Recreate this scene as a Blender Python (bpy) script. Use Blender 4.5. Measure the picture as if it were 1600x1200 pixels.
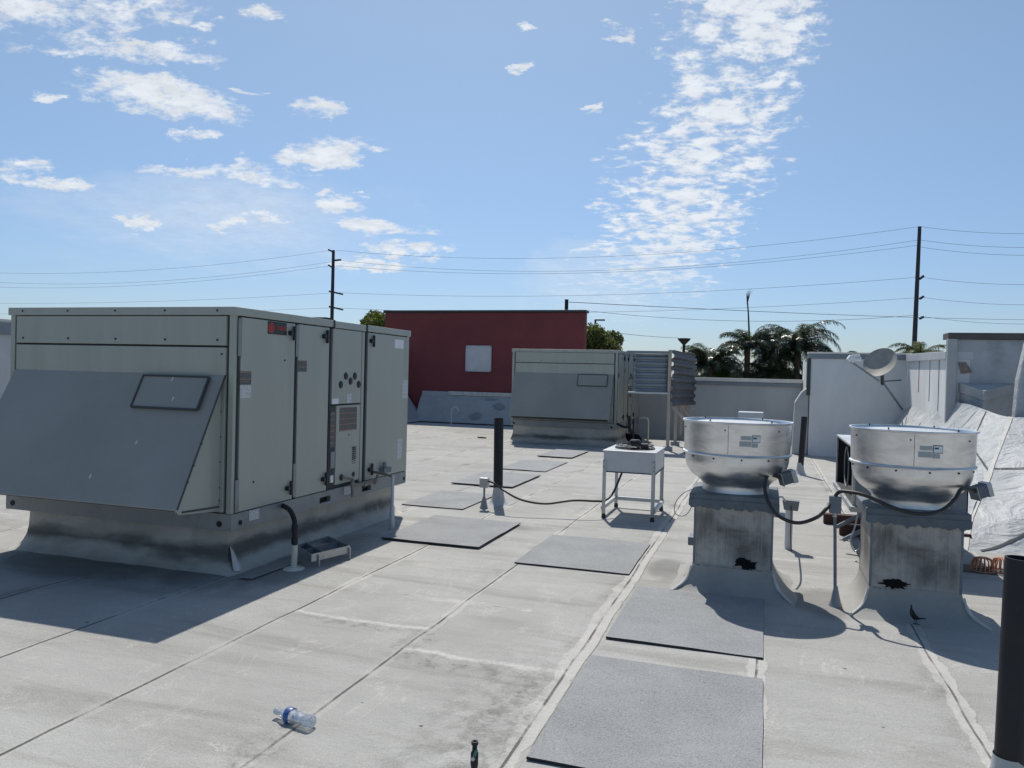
import bpy, bmesh, math, random
from math import sin, cos, pi, radians, atan, atan2, sqrt, floor
from mathutils import Vector, Matrix, noise
random.seed(7)
for o in list(bpy.data.objects): bpy.data.objects.remove(o)
SC = bpy.context.scene
COL = SC.collection
# ------------------------------------------------------------------ camera
F, H0 = 1200.0, 1.65
YAW, PITCH, ROLL = atan(395/F), -15/F, 0.025
fwd = Vector((-sin(YAW)*cos(PITCH), cos(YAW)*cos(PITCH), sin(PITCH)))
r_ = Vector((cos(YAW), sin(YAW), 0)); u_ = r_.cross(fwd)
RT = cos(ROLL)*r_ + sin(ROLL)*u_; UP = -sin(ROLL)*r_ + cos(ROLL)*u_
CP = Vector((0, 0, H0))
cam = bpy.data.cameras.new('camera'); co = bpy.data.objects.new('camera', cam); COL.objects.link(co)
cam.sensor_width = 36; cam.lens = 36*F/1600; cam.clip_start = .05; cam.clip_end = 6000
M = Matrix((RT, UP, -fwd)).transposed().to_4x4(); M.translation = CP; co.matrix_world = M
SC.camera = co
# survey helpers: where a sight line from the tripod meets a horizontal / vertical plane
def ray(px, py): return fwd + RT*((px-800)/F) - UP*((py-600)/F)
def Z(px, py, z=0.0): d = ray(px, py); return CP + d*((z-H0)/d.z)
def Y(px, py, y): d = ray(px, py); return CP + d*(y/d.y)
def X(px, py, x): d = ray(px, py); return CP + d*(x/d.x)
def D(px, py, dist): return CP + ray(px, py)*dist
# ------------------------------------------------------------------ light
SUNV = Vector((-0.26, 0.64, 1.0)).normalized()
EL = math.asin(SUNV.z); AZ = atan2(SUNV.x, SUNV.y)
SKYS = 0.1
w = bpy.data.worlds.new('World'); SC.world = w; w.use_nodes = True
sun = bpy.data.lights.new('sun', 'SUN'); sun.energy = 4.05; sun.angle = radians(.53); sun.color = (1, .95, .87)
so = bpy.data.objects.new('sun', sun); COL.objects.link(so)
so.rotation_euler = SUNV.to_track_quat('Z', 'Y').to_euler(); so.location = (0, 0, 30)
SC.view_settings.view_transform = 'Standard'; SC.view_settings.look = 'None'
SC.view_settings.exposure = 0.09; SC.view_settings.gamma = 1.0
SC.render.engine = 'CYCLES'
SC.cycles.max_bounces = 8; SC.cycles.transparent_max_bounces = 16

class NT:
    def __init__(s, tree): s.t = tree; s.n = tree.nodes; s.l = tree.links
    def add(s, typ, **kw):
        n = s.n.new(typ)
        for k, v in kw.items(): setattr(n, k, v)
        return n
    def put(s, sock, v):
        if hasattr(v, 'is_output') or isinstance(v, bpy.types.NodeSocket): s.l.new(v, sock)
        elif v is not None:
            if sock.type == 'RGBA' and len(v) == 3: v = (*v, 1)
            sock.default_value = v
    def m(s, op, a, b=None, c=None, clamp=False):
        n = s.add('ShaderNodeMath', operation=op, use_clamp=clamp)
        for i, v in enumerate((a, b, c)):
            if v is not None: s.put(n.inputs[i], v)
        return n.outputs[0]
    def mix(s, f, a, b, blend='MIX'):
        n = s.add('ShaderNodeMix', data_type='RGBA', blend_type=blend)
        s.put(n.inputs[0], f); s.put(n.inputs[6], a); s.put(n.inputs[7], b)
        return n.outputs[2]
    def ramp(s, v, lo, hi, a=0.0, b=1.0):
        n = s.add('ShaderNodeMapRange', clamp=True); n.interpolation_type = 'SMOOTHSTEP'
        s.put(n.inputs[0], v); s.put(n.inputs[1], lo); s.put(n.inputs[2], hi); s.put(n.inputs[3], a); s.put(n.inputs[4], b)
        return n.outputs[0]
    def noise(s, vec, scale, detail=4, rough=.55, dist=0.0, dim='3D'):
        n = s.add('ShaderNodeTexNoise', noise_dimensions=dim)
        if vec is not None: s.l.new(vec, n.inputs['Vector'])
        n.inputs['Scale'].default_value = scale; n.inputs['Detail'].default_value = detail
        n.inputs['Roughness'].default_value = rough; n.inputs['Distortion'].default_value = dist
        return n.outputs[0]
    def scale(s, vec, v):
        n = s.add('ShaderNodeVectorMath', operation='MULTIPLY'); s.l.new(vec, n.inputs[0]); n.inputs[1].default_value = v
        return n.outputs[0]
    def sep(s, vec):
        n = s.add('ShaderNodeSeparateXYZ'); s.l.new(vec, n.inputs[0]); return n.outputs
    def comb(s, x, y, z=0.0):
        n = s.add('ShaderNodeCombineXYZ')
        for i, v in enumerate((x, y, z)): s.put(n.inputs[i], v)
        return n.outputs[0]

# ---- sky with a broken cloud layer, all by compass direction
def make_world():
    t = NT(w.node_tree); t.n.clear()
    out = t.add('ShaderNodeOutputWorld'); bg = t.add('ShaderNodeBackground'); t.l.new(bg.outputs[0], out.inputs[0])
    sky = t.add('ShaderNodeTexSky', sky_type='NISHITA'); sky.sun_disc = False
    sky.sun_elevation = EL; sky.sun_rotation = AZ; sky.air_density = 1.0; sky.dust_density = .6; sky.ozone_density = 2.0; sky.altitude = 20
    tc = t.add('ShaderNodeTexCoord'); d = tc.outputs['Generated']
    x, y, z = t.sep(d)
    # sky position in the plane straight ahead: a = sideways, e = height
    yy = t.m('MAXIMUM', t.m('ADD', t.m('MULTIPLY', x, fwd.x), t.m('MULTIPLY', y, fwd.y)), .05)
    a = t.m('DIVIDE', t.m('ADD', t.m('MULTIPLY', x, r_.x), t.m('MULTIPLY', y, r_.y)), yy)
    e = t.m('DIVIDE', z, yy)
    zz = t.m('ADD', t.m('MAXIMUM', z, 0.0), .11)
    pv = t.comb(t.m('DIVIDE', x, zz), t.m('DIVIDE', y, zz), 0.0)
    n1 = t.noise(pv, 4.2, 9, .62, .2); n2 = t.noise(t.scale(pv, (1, 1.0, 1)), 12.0, 8, .64, .2); n3 = t.noise(pv, 1.6, 3, .5)
    wv = t.comb(t.m('MULTIPLY', a, 1.0), t.m('MULTIPLY', e, 2.2), 0.0)
    w1 = t.m('SUBTRACT', t.noise(wv, 9.0, 9, .66), .5); w2 = t.m('SUBTRACT', t.noise(t.comb(a, t.m('MULTIPLY', e, 2.2), 4.0), 10, 9, .66, .3), .5)
    puff = t.m('SUBTRACT', t.noise(wv, 34, 8, .66, .2), .5)
    aw = t.m('ADD', a, t.m('MULTIPLY', w1, .20)); ew = t.m('ADD', e, t.m('MULTIPLY', w2, .085))
    def AE(px, py):
        v = ray(px, py); q = v.x*fwd.x+v.y*fwd.y
        return (v.x*r_.x+v.y*r_.y)/q, v.z/q
    def ell(px, py, rx, ry, slope=0.0):
        a0, e0 = AE(px, py)
        da = t.m('SUBTRACT', aw, a0); de = t.m('SUBTRACT', ew, e0)
        if slope: de = t.m('SUBTRACT', de, t.m('MULTIPLY', da, slope))
        q = t.m('ADD', t.m('POWER', t.m('ABSOLUTE', t.m('DIVIDE', da, rx/F)), 2.0), t.m('POWER', t.m('ABSOLUTE', t.m('DIVIDE', de, ry/F)), 2.0))
        return t.m('MAXIMUM', t.m('SUBTRACT', 1.0, q), 0.0)
    mask = None
    for args in [(110, 12, 210, 66), (170, 78, 190, 22), (250, 150, 160, 38, -.12), (355, 270, 160, 24, -.03), (20, 270, 70, 26),
                 (75, 150, 40, 14), (400, 22, 50, 18), (500, 238, 90, 26, .2), (300, 215, 50, 14), (510, 172, 60, 18), (230, 342, 60, 16), (520, 315, 70, 20, -.05),
                 (590, 352, 100, 20), (640, 388, 80, 12), (590, 410, 120, 14), (390, 350, 90, 16), (100, 292, 70, 18), (310, 38, 36, 14), (395, 137, 34, 10),
                 (925, 170, 24, 12), (820, 46, 26, 11), (980, 48, 30, 13), (830, 102, 26, 11), (600, 232, 40, 10), (950, 325, 34, 9), (960, 32, 0+30, 10)]:
        m_ = ell(*args); m_ = t.m('POWER', m_, .7)
        mask = m_ if mask is None else t.m('MAXIMUM', mask, m_)
    n_big = t.m('ADD', t.m('MULTIPLY', t.m('SUBTRACT', n1, .5), 2.2), t.m('MULTIPLY', puff, 2.4))
    dA = t.ramp(t.m('ADD', t.m('MULTIPLY', mask, 1.05), n_big), .34, 1.22)
    dA = t.m('MULTIPLY', dA, t.ramp(mask, .0, .55))
    # the long rippled streak
    a0, e0 = AE(1185, 0); a1, e1 = AE(978, 500)
    tt = t.m('DIVIDE', t.m('SUBTRACT', e0, e), (e0-e1))
    ac = t.m('ADD', a0, t.m('MULTIPLY', t.m('POWER', t.m('MAXIMUM', t.m('ADD', tt, .0), 0.0), 1.5), a1-a0))
    half = t.m('ADD', 122/F, t.m('MULTIPLY', t.m('SUBTRACT', t.noise(pv, .55, 2, .5), .5), .10))
    dd = t.m('DIVIDE', t.m('SUBTRACT', t.m('ADD', a, t.m('MULTIPLY', w1, .10)), ac), half)
    dd = t.m('ADD', dd, t.m('MULTIPLY', t.m('LESS_THAN', dd, 0.0), t.m('MULTIPLY', dd, -.32)))
    sm = t.m('MAXIMUM', t.m('SUBTRACT', 1.0, t.m('POWER', t.m('ABSOLUTE', dd), 2.0)), 0.0)
    sm = t.m('MULTIPLY', sm, t.ramp(tt, 1.08, .82))
    n_sm = t.m('ADD', t.m('MULTIPLY', t.m('SUBTRACT', n2, .5), 3.4), t.m('MULTIPLY', puff, 2.2))
    dB = t.ramp(t.m('ADD', t.m('ADD', t.m('MULTIPLY', sm, .84), n_sm), t.m('MULTIPLY', t.m('SUBTRACT', n1, .5), 1.2)),   .28, 1.12)
    dB = t.m('MULTIPLY', dB, t.ramp(sm, 0, .2)); dB = t.m('MULTIPLY', dB, t.ramp(tt, 1.05, .68, .30, 1.0))
    # thin haze veils low on the left
    veil = t.m('MAXIMUM', ell(330, 350, 380, 90), ell(960, 440, 170, 75))
    dC = t.m('MULTIPLY', t.m('MULTIPLY', veil, t.ramp(t.noise(t.scale(pv, (1.0, .6, 1)), 1.2, 6, .6), .34, .7)), .5)
    cl = t.m('MAXIMUM', t.m('MAXIMUM', t.m('MULTIPLY', dA, .93), t.m('MULTIPLY', dB, .9)), dC)
    cl = t.m('MULTIPLY', cl, t.ramp(z, 0.0, .06))
    K = 8.2
    shade = t.ramp(n2, .3, .7, .86, 1.05)
    white = t.mix(1.0, (K*.95, K*.99, K*1.04), t.comb(shade, shade, shade), 'MULTIPLY')
    zr = t.ramp(z, .0, .45); zr = t.m('POWER', zr, .8)
    tint = t.mix(zr, (.64, .75, .96), (1.0, 1.05, 1.02))
    skyc = t.mix(1.0, sky.outputs[0], tint, 'MULTIPLY')
    col = t.mix(cl, skyc, white)
    t.l.new(col, bg.inputs[0]); bg.inputs[1].default_value = SKYS
make_world()

# ------------------------------------------------------------------ materials
def principled(name):
    m = bpy.data.materials.new(name); m.use_nodes = True
    t = NT(m.node_tree); b = t.n['Principled BSDF']
    return m, t, b
def mat(name, col, rough=.6, metal=0.0, var=.12, vs=3.0, bump=0.0, bs=60, spec=.5, dirt=None, dirt_amt=.0, dirt_scale=2.0, stretch=(1, 1, 1), rvar=.08, coat=0):
    m, t, b = principled(name)
    tc = t.add('ShaderNodeTexCoord').outputs['Object']
    v = t.scale(tc, stretch)
    n = t.noise(v, vs, 6, .6)
    f = t.ramp(n, .3, .7)
    c = t.mix(f, tuple(c*(1-var) for c in col), tuple(min(1, c*(1+var)) for c in col))
    fine = t.noise(tc, vs*18, 3, .6)
    c = t.mix(.5*var, c, t.mix(t.ramp(fine, .35, .65), tuple(c*.7 for c in col), tuple(min(1, c*1.3) for c in col)))
    if dirt is not None:
        dn = t.noise(v, dirt_scale, 8, .65, .4)
        c = t.mix(t.m('MULTIPLY', t.ramp(dn, .5, .72), dirt_amt), c, dirt)
    t.put(b.inputs['Base Color'], c); b.inputs['Metallic'].default_value = metal
    t.put(b.inputs['Roughness'], t.ramp(n, .25, .75, max(0, rough-rvar), min(1, rough+rvar)))
    b.inputs['Specular IOR Level'].default_value = spec
    if bump:
        bn = t.add('ShaderNodeBump'); bn.inputs['Strength'].default_value = 1; bn.inputs['Distance'].default_value = bump
        t.put(bn.inputs['Height'], t.noise(tc, bs, 5, .6)); t.l.new(bn.outputs[0], b.inputs['Normal'])
    return m
MT = {}
MT['unit'] = mat('unit_paint', (.375, .39, .345), .42, 0, .05, 1.5, .004, 2.2, dirt=(.29, .305, .265), dirt_amt=.45, dirt_scale=1.3, stretch=(2.5, 2.5, .3))
MT['hood'] = mat('hood_metal', (.285, .285, .262), .42, .0, .07, 1.2, .006, 2.0, dirt=(.31, .315, .305), dirt_amt=.4, dirt_scale=1.0)
MT['rail'] = mat('galvanized_rail', (.25, .265, .27), .5, .2, .12, 5, dirt=(.16, .165, .16), dirt_amt=.5, dirt_scale=4)
MT['gasket'] = mat('dark_gasket', (.03, .034, .036), .8)
MT['gap'] = mat('panel_gap', (.06, .066, .066), .8)
MT['black'] = mat('black_plastic', (.012, .013, .016), .45, var=.2, vs=8)
MT['blackpipe'] = mat('black_abs_pipe', (.012, .014, .019), .55, var=.25, vs=6, spec=.35, dirt=(.025, .027, .03), dirt_amt=.5, dirt_scale=5)
MT['cable'] = mat('black_conduit', (.028, .024, .024), .5, var=.3, vs=20)
MT['galv'] = mat('galvanized_steel', (.42, .44, .46), .42, .75, .14, 14, dirt=(.25, .26, .27), dirt_amt=.4, dirt_scale=9)
MT['galvd'] = mat('dull_zinc', (.17, .195, .22), .6, .15, .14, 12, dirt=(.11, .12, .13), dirt_amt=.5, dirt_scale=6)
MT['flange'] = mat('shade_dark_flange', (.105, .13, .15), .6, .1, .2, 9, dirt=(.19, .21, .22), dirt_amt=.6, dirt_scale=5)  # dark blue-grey puts the shade on the fan flanges into the colour
MT['whitemetal'] = mat('pale_painted_metal', (.50, .52, .54), .4, .1, .06, 5, dirt=(.38, .39, .40), dirt_amt=.3)
MT['pvc'] = mat('white_pvc', (.52, .53, .46), .45, 0, .08, 9, dirt=(.35, .35, .29), dirt_amt=.5, dirt_scale=9)
MT['pad'] = mat('walk_pad', (.285, .295, .30), .95, 0, .16, 2.2, .006, 170, spec=.15, dirt=(.35, .355, .35), dirt_amt=.45, dirt_scale=1.6)
def pad_mat():
    m, t, b = principled('mineral_walk_pad')
    tc = t.add('ShaderNodeTexCoord').outputs['Object']
    g1 = t.noise(tc, 210, 2, .7); g2 = t.noise(tc, 75, 3, .7); n = t.noise(tc, 2.0, 7, .65, .4); n2 = t.noise(t.scale(tc, (1, 3, 1)), 3.0, 6, .65)
    c = t.mix(t.ramp(n, .3, .7), (.32, .328, .332), (.385, .392, .395))
    c = t.mix(t.m('MULTIPLY', t.ramp(g1, .50, .66), .55), c, (.13, .135, .14)); c = t.mix(t.m('MULTIPLY', t.ramp(g1, .45, .32), .55), c, (.55, .56, .56))
    c = t.mix(t.m('MULTIPLY', t.ramp(g2, .52, .68), .40), c, (.16, .165, .17)); c = t.mix(t.m('MULTIPLY', t.ramp(n2, .52, .75), .45), c, (.40, .40, .385))
    t.put(b.inputs['Base Color'], c); b.inputs['Roughness'].default_value = .95; b.inputs['Specular IOR Level'].default_value = .15
    bn = t.add('ShaderNodeBump'); bn.inputs['Distance'].default_value = 1.0; t.put(bn.inputs['Height'], t.m('ADD', t.m('MULTIPLY', g1, .006), t.m('MULTIPLY', g2, .006))); t.l.new(bn.outputs[0], b.inputs['Normal'])
    return m
MT['pad'] = pad_mat(); MT['padcore'] = mat('pad_asphalt_core', (.03, .03, .033), .9, bump=.004, bs=60)
MT['stucco'] = mat('grey_stucco', (.49, .505, .515), .9, 0, .08, 1.2, .003, 40, spec=.2, dirt=(.40, .415, .43), dirt_amt=.5, dirt_scale=.8, stretch=(1, 1, .45))
MT['stucco_l'] = mat('pale_stucco', (.70, .71, .715), .9, 0, .08, 1.2, .003, 40, spec=.2, dirt=(.57, .58, .585), dirt_amt=.5, dirt_scale=.8, stretch=(1, 1, .45))
MT['blockwall'] = mat('stained_block_wall', (.44, .46, .48), .9, 0, .10, 1.2, .004, 30, spec=.2, dirt=(.26, .275, .30), dirt_amt=.8, dirt_scale=1.1)
MT['copingb'] = mat('brown_grey_coping', (.10, .088, .085), .6, .1, .15, 3)
MT['red'] = mat('dark_red_stucco', (.205, .056, .060), .85, 0, .10, .9, .003, 40, spec=.25, dirt=(.19, .045, .050), dirt_amt=.6, dirt_scale=.5)
MT['coping'] = mat('sunlit_coping', (.74, .70, .63), .6, .0, .08, 3)  # tan brightened so the sunlight on the caps sits in the colour
MT['copingd'] = mat('dark_coping', (.05, .055, .06), .5, .3, .1, 3)
MT['copingm'] = mat('mid_coping', (.22, .25, .28), .5, .3, .1, 3)
def crumple():
    m, t, b = principled('silver_coated_membrane')
    tc = t.add('ShaderNodeTexCoord').outputs['Object']
    n = t.noise(tc, 1.7, 7, .62, .5); f2 = t.noise(tc, 9, 6, .6, .3)
    c = t.mix(t.ramp(n, .3, .7), (.37, .39, .40), (.48, .495, .50))
    c = t.mix(t.m('MULTIPLY', t.ramp(f2, .55, .72), .5), c, (.60, .60, .585)); c = t.mix(t.m('MULTIPLY', t.ramp(t.noise(tc, 3.1, 8, .7, .8), .56, .68), .5), c, (.25, .26, .265))
    t.put(b.inputs['Base Color'], c); b.inputs['Metallic'].default_value = .0; t.put(b.inputs['Roughness'], t.ramp(f2, .3, .7, .5, .7)); b.inputs['Specular IOR Level'].default_value = .35
    fold = t.m('ABSOLUTE', t.m('SUBTRACT', t.noise(tc, 2.6, 4, .55, .8), .5)); fold2 = t.m('ABSOLUTE', t.m('SUBTRACT', t.noise(t.scale(tc, (1, 2.0, 1)), 6.5, 3, .55, .6), .5))
    h = t.m('ADD', t.m('MULTIPLY', t.ramp(fold, 0, .12), -.008), t.m('MULTIPLY', t.ramp(fold2, 0, .08), -.0010)); h = t.m('ADD', h, t.m('MULTIPLY', f2, .003))
    bn = t.add('ShaderNodeBump'); bn.inputs['Distance'].default_value = 1.0; t.put(bn.inputs['Height'], h); t.l.new(bn.outputs[0], b.inputs['Normal'])
    return m
MT['crumple'] = crumple()
MT['roofcoat'] = mat('coated_curb_flashing', (.335, .33, .31), .85, 0, .10, 2.5, .006, 9, spec=.25, dirt=(.26, .255, .235), dirt_amt=.5, dirt_scale=2.5)
MT['membrane'] = mat('coated_membrane', (.42, .435, .44), .7, 0, .08, 2.5, .008, 5, spec=.3, dirt=(.31, .33, .34), dirt_amt=.6, dirt_scale=1.7)
MT['mastic'] = mat('black_mastic', (.006, .006, .007), .7, spec=.15, bump=.006, bs=50)
MT['greymastic'] = mat('grey_sealant', (.26, .28, .29), .7, bump=.006, bs=40)
MT['whitepatch'] = mat('white_sealant', (.58, .57, .53), .7, var=.15, vs=9, bump=.004, bs=40)
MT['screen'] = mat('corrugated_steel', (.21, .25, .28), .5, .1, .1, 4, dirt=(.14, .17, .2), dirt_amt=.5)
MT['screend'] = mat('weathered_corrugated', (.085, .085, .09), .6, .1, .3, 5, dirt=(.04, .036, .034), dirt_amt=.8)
MT['post'] = mat('tan_post', (.42, .37, .31), .6, .1, .1, 8)
MT['redwood'] = mat('redwood_sleeper', (.055, .022, .018), .8, 0, .25, 8, stretch=(.3, 3, 3))
MT['pole'] = mat('dark_wood_pole', (.055, .055, .06), .85, 0, .2, 2)
MT['wire'] = mat('line_wire', (.08, .09, .11), .7)
MT['label'] = mat('white_label', (.74, .75, .75), .5, 0, .05, 6)
MT['bluepaint'] = mat('blue_ink', (.03, .08, .12), .5)
MT['redpaint'] = mat('red_ink', (.42, .03, .02), .4)
MT['blackpaint'] = mat('black_plate', (.012, .014, .018), .35)
MT['orange'] = mat('orange_strainer', (.46, .19, .10), .6, var=.2, vs=20)
MT['trunk'] = mat('bark', (.09, .07, .05), .9, 0, .25, 6, .02, 12)
MT['ground'] = mat('far_ground', (.13, .13, .12), .95, 0, .3, .05)
MT['bird'] = mat('bird_feather', (.010, .010, .012), .6, var=.3, vs=60)
MT['dish'] = mat('dish_grey', (.31, .30, .27), .65, 0, .15, 5, dirt=(.20, .18, .14), dirt_amt=.6, dirt_scale=4)
MT['teal'] = mat('teal_lever', (.02, .16, .14), .4)
MT['bluelabel'] = mat('blue_wrapper', (.04, .11, .32), .4, var=.3, vs=40)
MT['rust'] = mat('rusty_gas_pipe', (.26, .22, .19), .7, .2, .3, 14, dirt=(.12, .07, .04), dirt_amt=.6, dirt_scale=12)
MT['dark'] = mat('dark_interior', (.008, .009, .011), .7)
MT['wallpatch'] = mat('hatch_panel', (.60, .59, .59), .7, 0, .06, 4, dirt=(.32, .32, .33), dirt_amt=.4)

def leafmat(name, a, b, sc=.6):
    m, t, p = principled(name)
    tc = t.add('ShaderNodeTexCoord').outputs['Object']
    c = t.mix(t.ramp(t.noise(tc, sc, 4, .6), .35, .65), a, b)
    c = t.mix(t.ramp(t.noise(tc, sc*9, 2, .5), .4, .65), c, tuple(q*.55 for q in a))
    t.put(p.inputs['Base Color'], c); p.inputs['Roughness'].default_value = .55
    tr = t.add('ShaderNodeBsdfTranslucent'); t.put(tr.inputs[0], t.mix(1.0, c, (1.3, 1.5, .6), 'MULTIPLY'))
    ms = t.add('ShaderNodeMixShader'); ms.inputs[0].default_value = .35
    t.l.new(p.outputs[0], ms.inputs[1]); t.l.new(tr.outputs[0], ms.inputs[2]); t.l.new(ms.outputs[0], t.n['Material Output'].inputs[0])
    return m
MT['leaf'] = leafmat('tree_leaf', (.085, .11, .03), (.17, .17, .05))
MT['palm'] = leafmat('palm_leaf', (.045, .065, .048), (.10, .125, .085), .5); MT['palm'].node_tree.nodes['Principled BSDF'].inputs['Roughness'].default_value = .3
MT['palmlt'] = leafmat('pale_palm_leaf', (.09, .11, .05), (.15, .16, .07), .6)

def spun_metal():
    m, t, b = principled('spun_aluminium')
    tc = t.add('ShaderNodeTexCoord').outputs['Object']
    n = t.noise(t.scale(tc, (2, 2, 6)), 2.2, 7, .62, .6)
    st = t.noise(t.scale(tc, (14, 14, 1.2)), 1.3, 5, .6)
    ri = t.noise(t.scale(tc, (.3, .3, 60)), 2.0, 3, .6)
    c = t.mix(t.ramp(n, .3, .72), (.62, .625, .63), (.86, .86, .85))
    c = t.mix(t.m('MULTIPLY', t.ramp(st, .52, .75), .35), c, (.60, .60, .59))
    c = t.mix(t.m('MULTIPLY', t.ramp(t.noise(tc, 5, 8, .7, 1.0), .56, .75), .35), c, (.62, .58, .53))
    t.put(b.inputs['Base Color'], c); b.inputs['Metallic'].default_value = 1.0
    t.put(b.inputs['Roughness'], t.ramp(t.m('ADD', n, t.m('MULTIPLY', ri, .4)), .3, 1.0, .26, .46))
    bn = t.add('ShaderNodeBump'); bn.inputs['Distance'].default_value = .0035; bn.inputs['Strength'].default_value = .8
    t.put(bn.inputs['Height'], t.m('ADD', n, t.m('MULTIPLY', ri, .25))); t.l.new(bn.outputs[0], b.inputs['Normal'])
    return m
MT['spun'] = spun_metal()

def grime_metal(name, base, dark, z0, z1):
    # old galvanized sheet: dark weathering cloud in the middle, vertical run marks
    m, t, b = principled(name)
    tc = t.add('ShaderNodeTexCoord').outputs['Object']; x, y, z = t.sep(tc)
    n = t.noise(tc, 3.2, 6, .6, .5); st = t.noise(t.scale(tc, (40, 40, 1.6)), 1.5, 5, .65)
    zf = t.m('DIVIDE', t.m('SUBTRACT', z, z0), z1-z0)
    mid = t.m('SUBTRACT', 1.0, t.m('POWER', t.m('ABSOLUTE', t.m('MULTIPLY', t.m('SUBTRACT', zf, .52), 2.0)), 2.0))
    f = t.ramp(t.m('ADD', t.m('MULTIPLY', mid, .55), t.m('MULTIPLY', t.m('SUBTRACT', n, .5), 1.6)), .15, .75)
    c = t.mix(f, base, dark)
    c = t.mix(t.m('MULTIPLY', t.ramp(st, .5, .8), .45), c, tuple(min(1, q*1.35) for q in base))
    c = t.mix(t.m('MULTIPLY', t.ramp(st, .48, .25), .4), c, tuple(q*.55 for q in dark))
    t.put(b.inputs['Base Color'], c); b.inputs['Metallic'].default_value = .35; b.inputs['Roughness'].default_value = .6
    return m
MT['curbsheet'] = grime_metal('weathered_curb_sheet', (.42, .41, .385), (.125, .12, .112), .15, .68)

def curb_flash():
    m, t, b = principled('dirty_curb_flashing')
    tc = t.add('ShaderNodeTexCoord').outputs['Object']; x, y, z = t.sep(tc)
    n = t.noise(tc, 2.6, 7, .65, .5); n2 = t.noise(t.scale(tc, (1, 1, 3)), 1.4, 4, .6)
    c = t.mix(t.ramp(n, .3, .7), (.42, .40, .35), (.55, .525, .47))
    band = t.m('SUBTRACT', 1.0, t.m('ABSOLUTE', t.m('DIVIDE', t.m('SUBTRACT', z, .15), .13)), clamp=True)
    f = t.ramp(t.m('ADD', t.m('MULTIPLY', band, .9), t.m('MULTIPLY', t.m('SUBTRACT', n2, .5), 1.8)), .2, .95)
    c = t.mix(t.m('MULTIPLY', f, .85), c, (.085, .083, .08))
    c = t.mix(t.m('MULTIPLY', t.ramp(t.noise(tc, 5, 6, .6), .62, .7), .5), c, (.46, .46, .44))
    t.put(b.inputs['Base Color'], c); b.inputs['Roughness'].default_value = .8; b.inputs['Specular IOR Level'].default_value = .25
    bn = t.add('ShaderNodeBump'); bn.inputs['Distance'].default_value = .012
    t.put(bn.inputs['Height'], t.noise(tc, 9, 6, .6)); t.l.new(bn.outputs[0], b.inputs['Normal'])
    return m
MT['curbflash'] = curb_flash()

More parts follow.
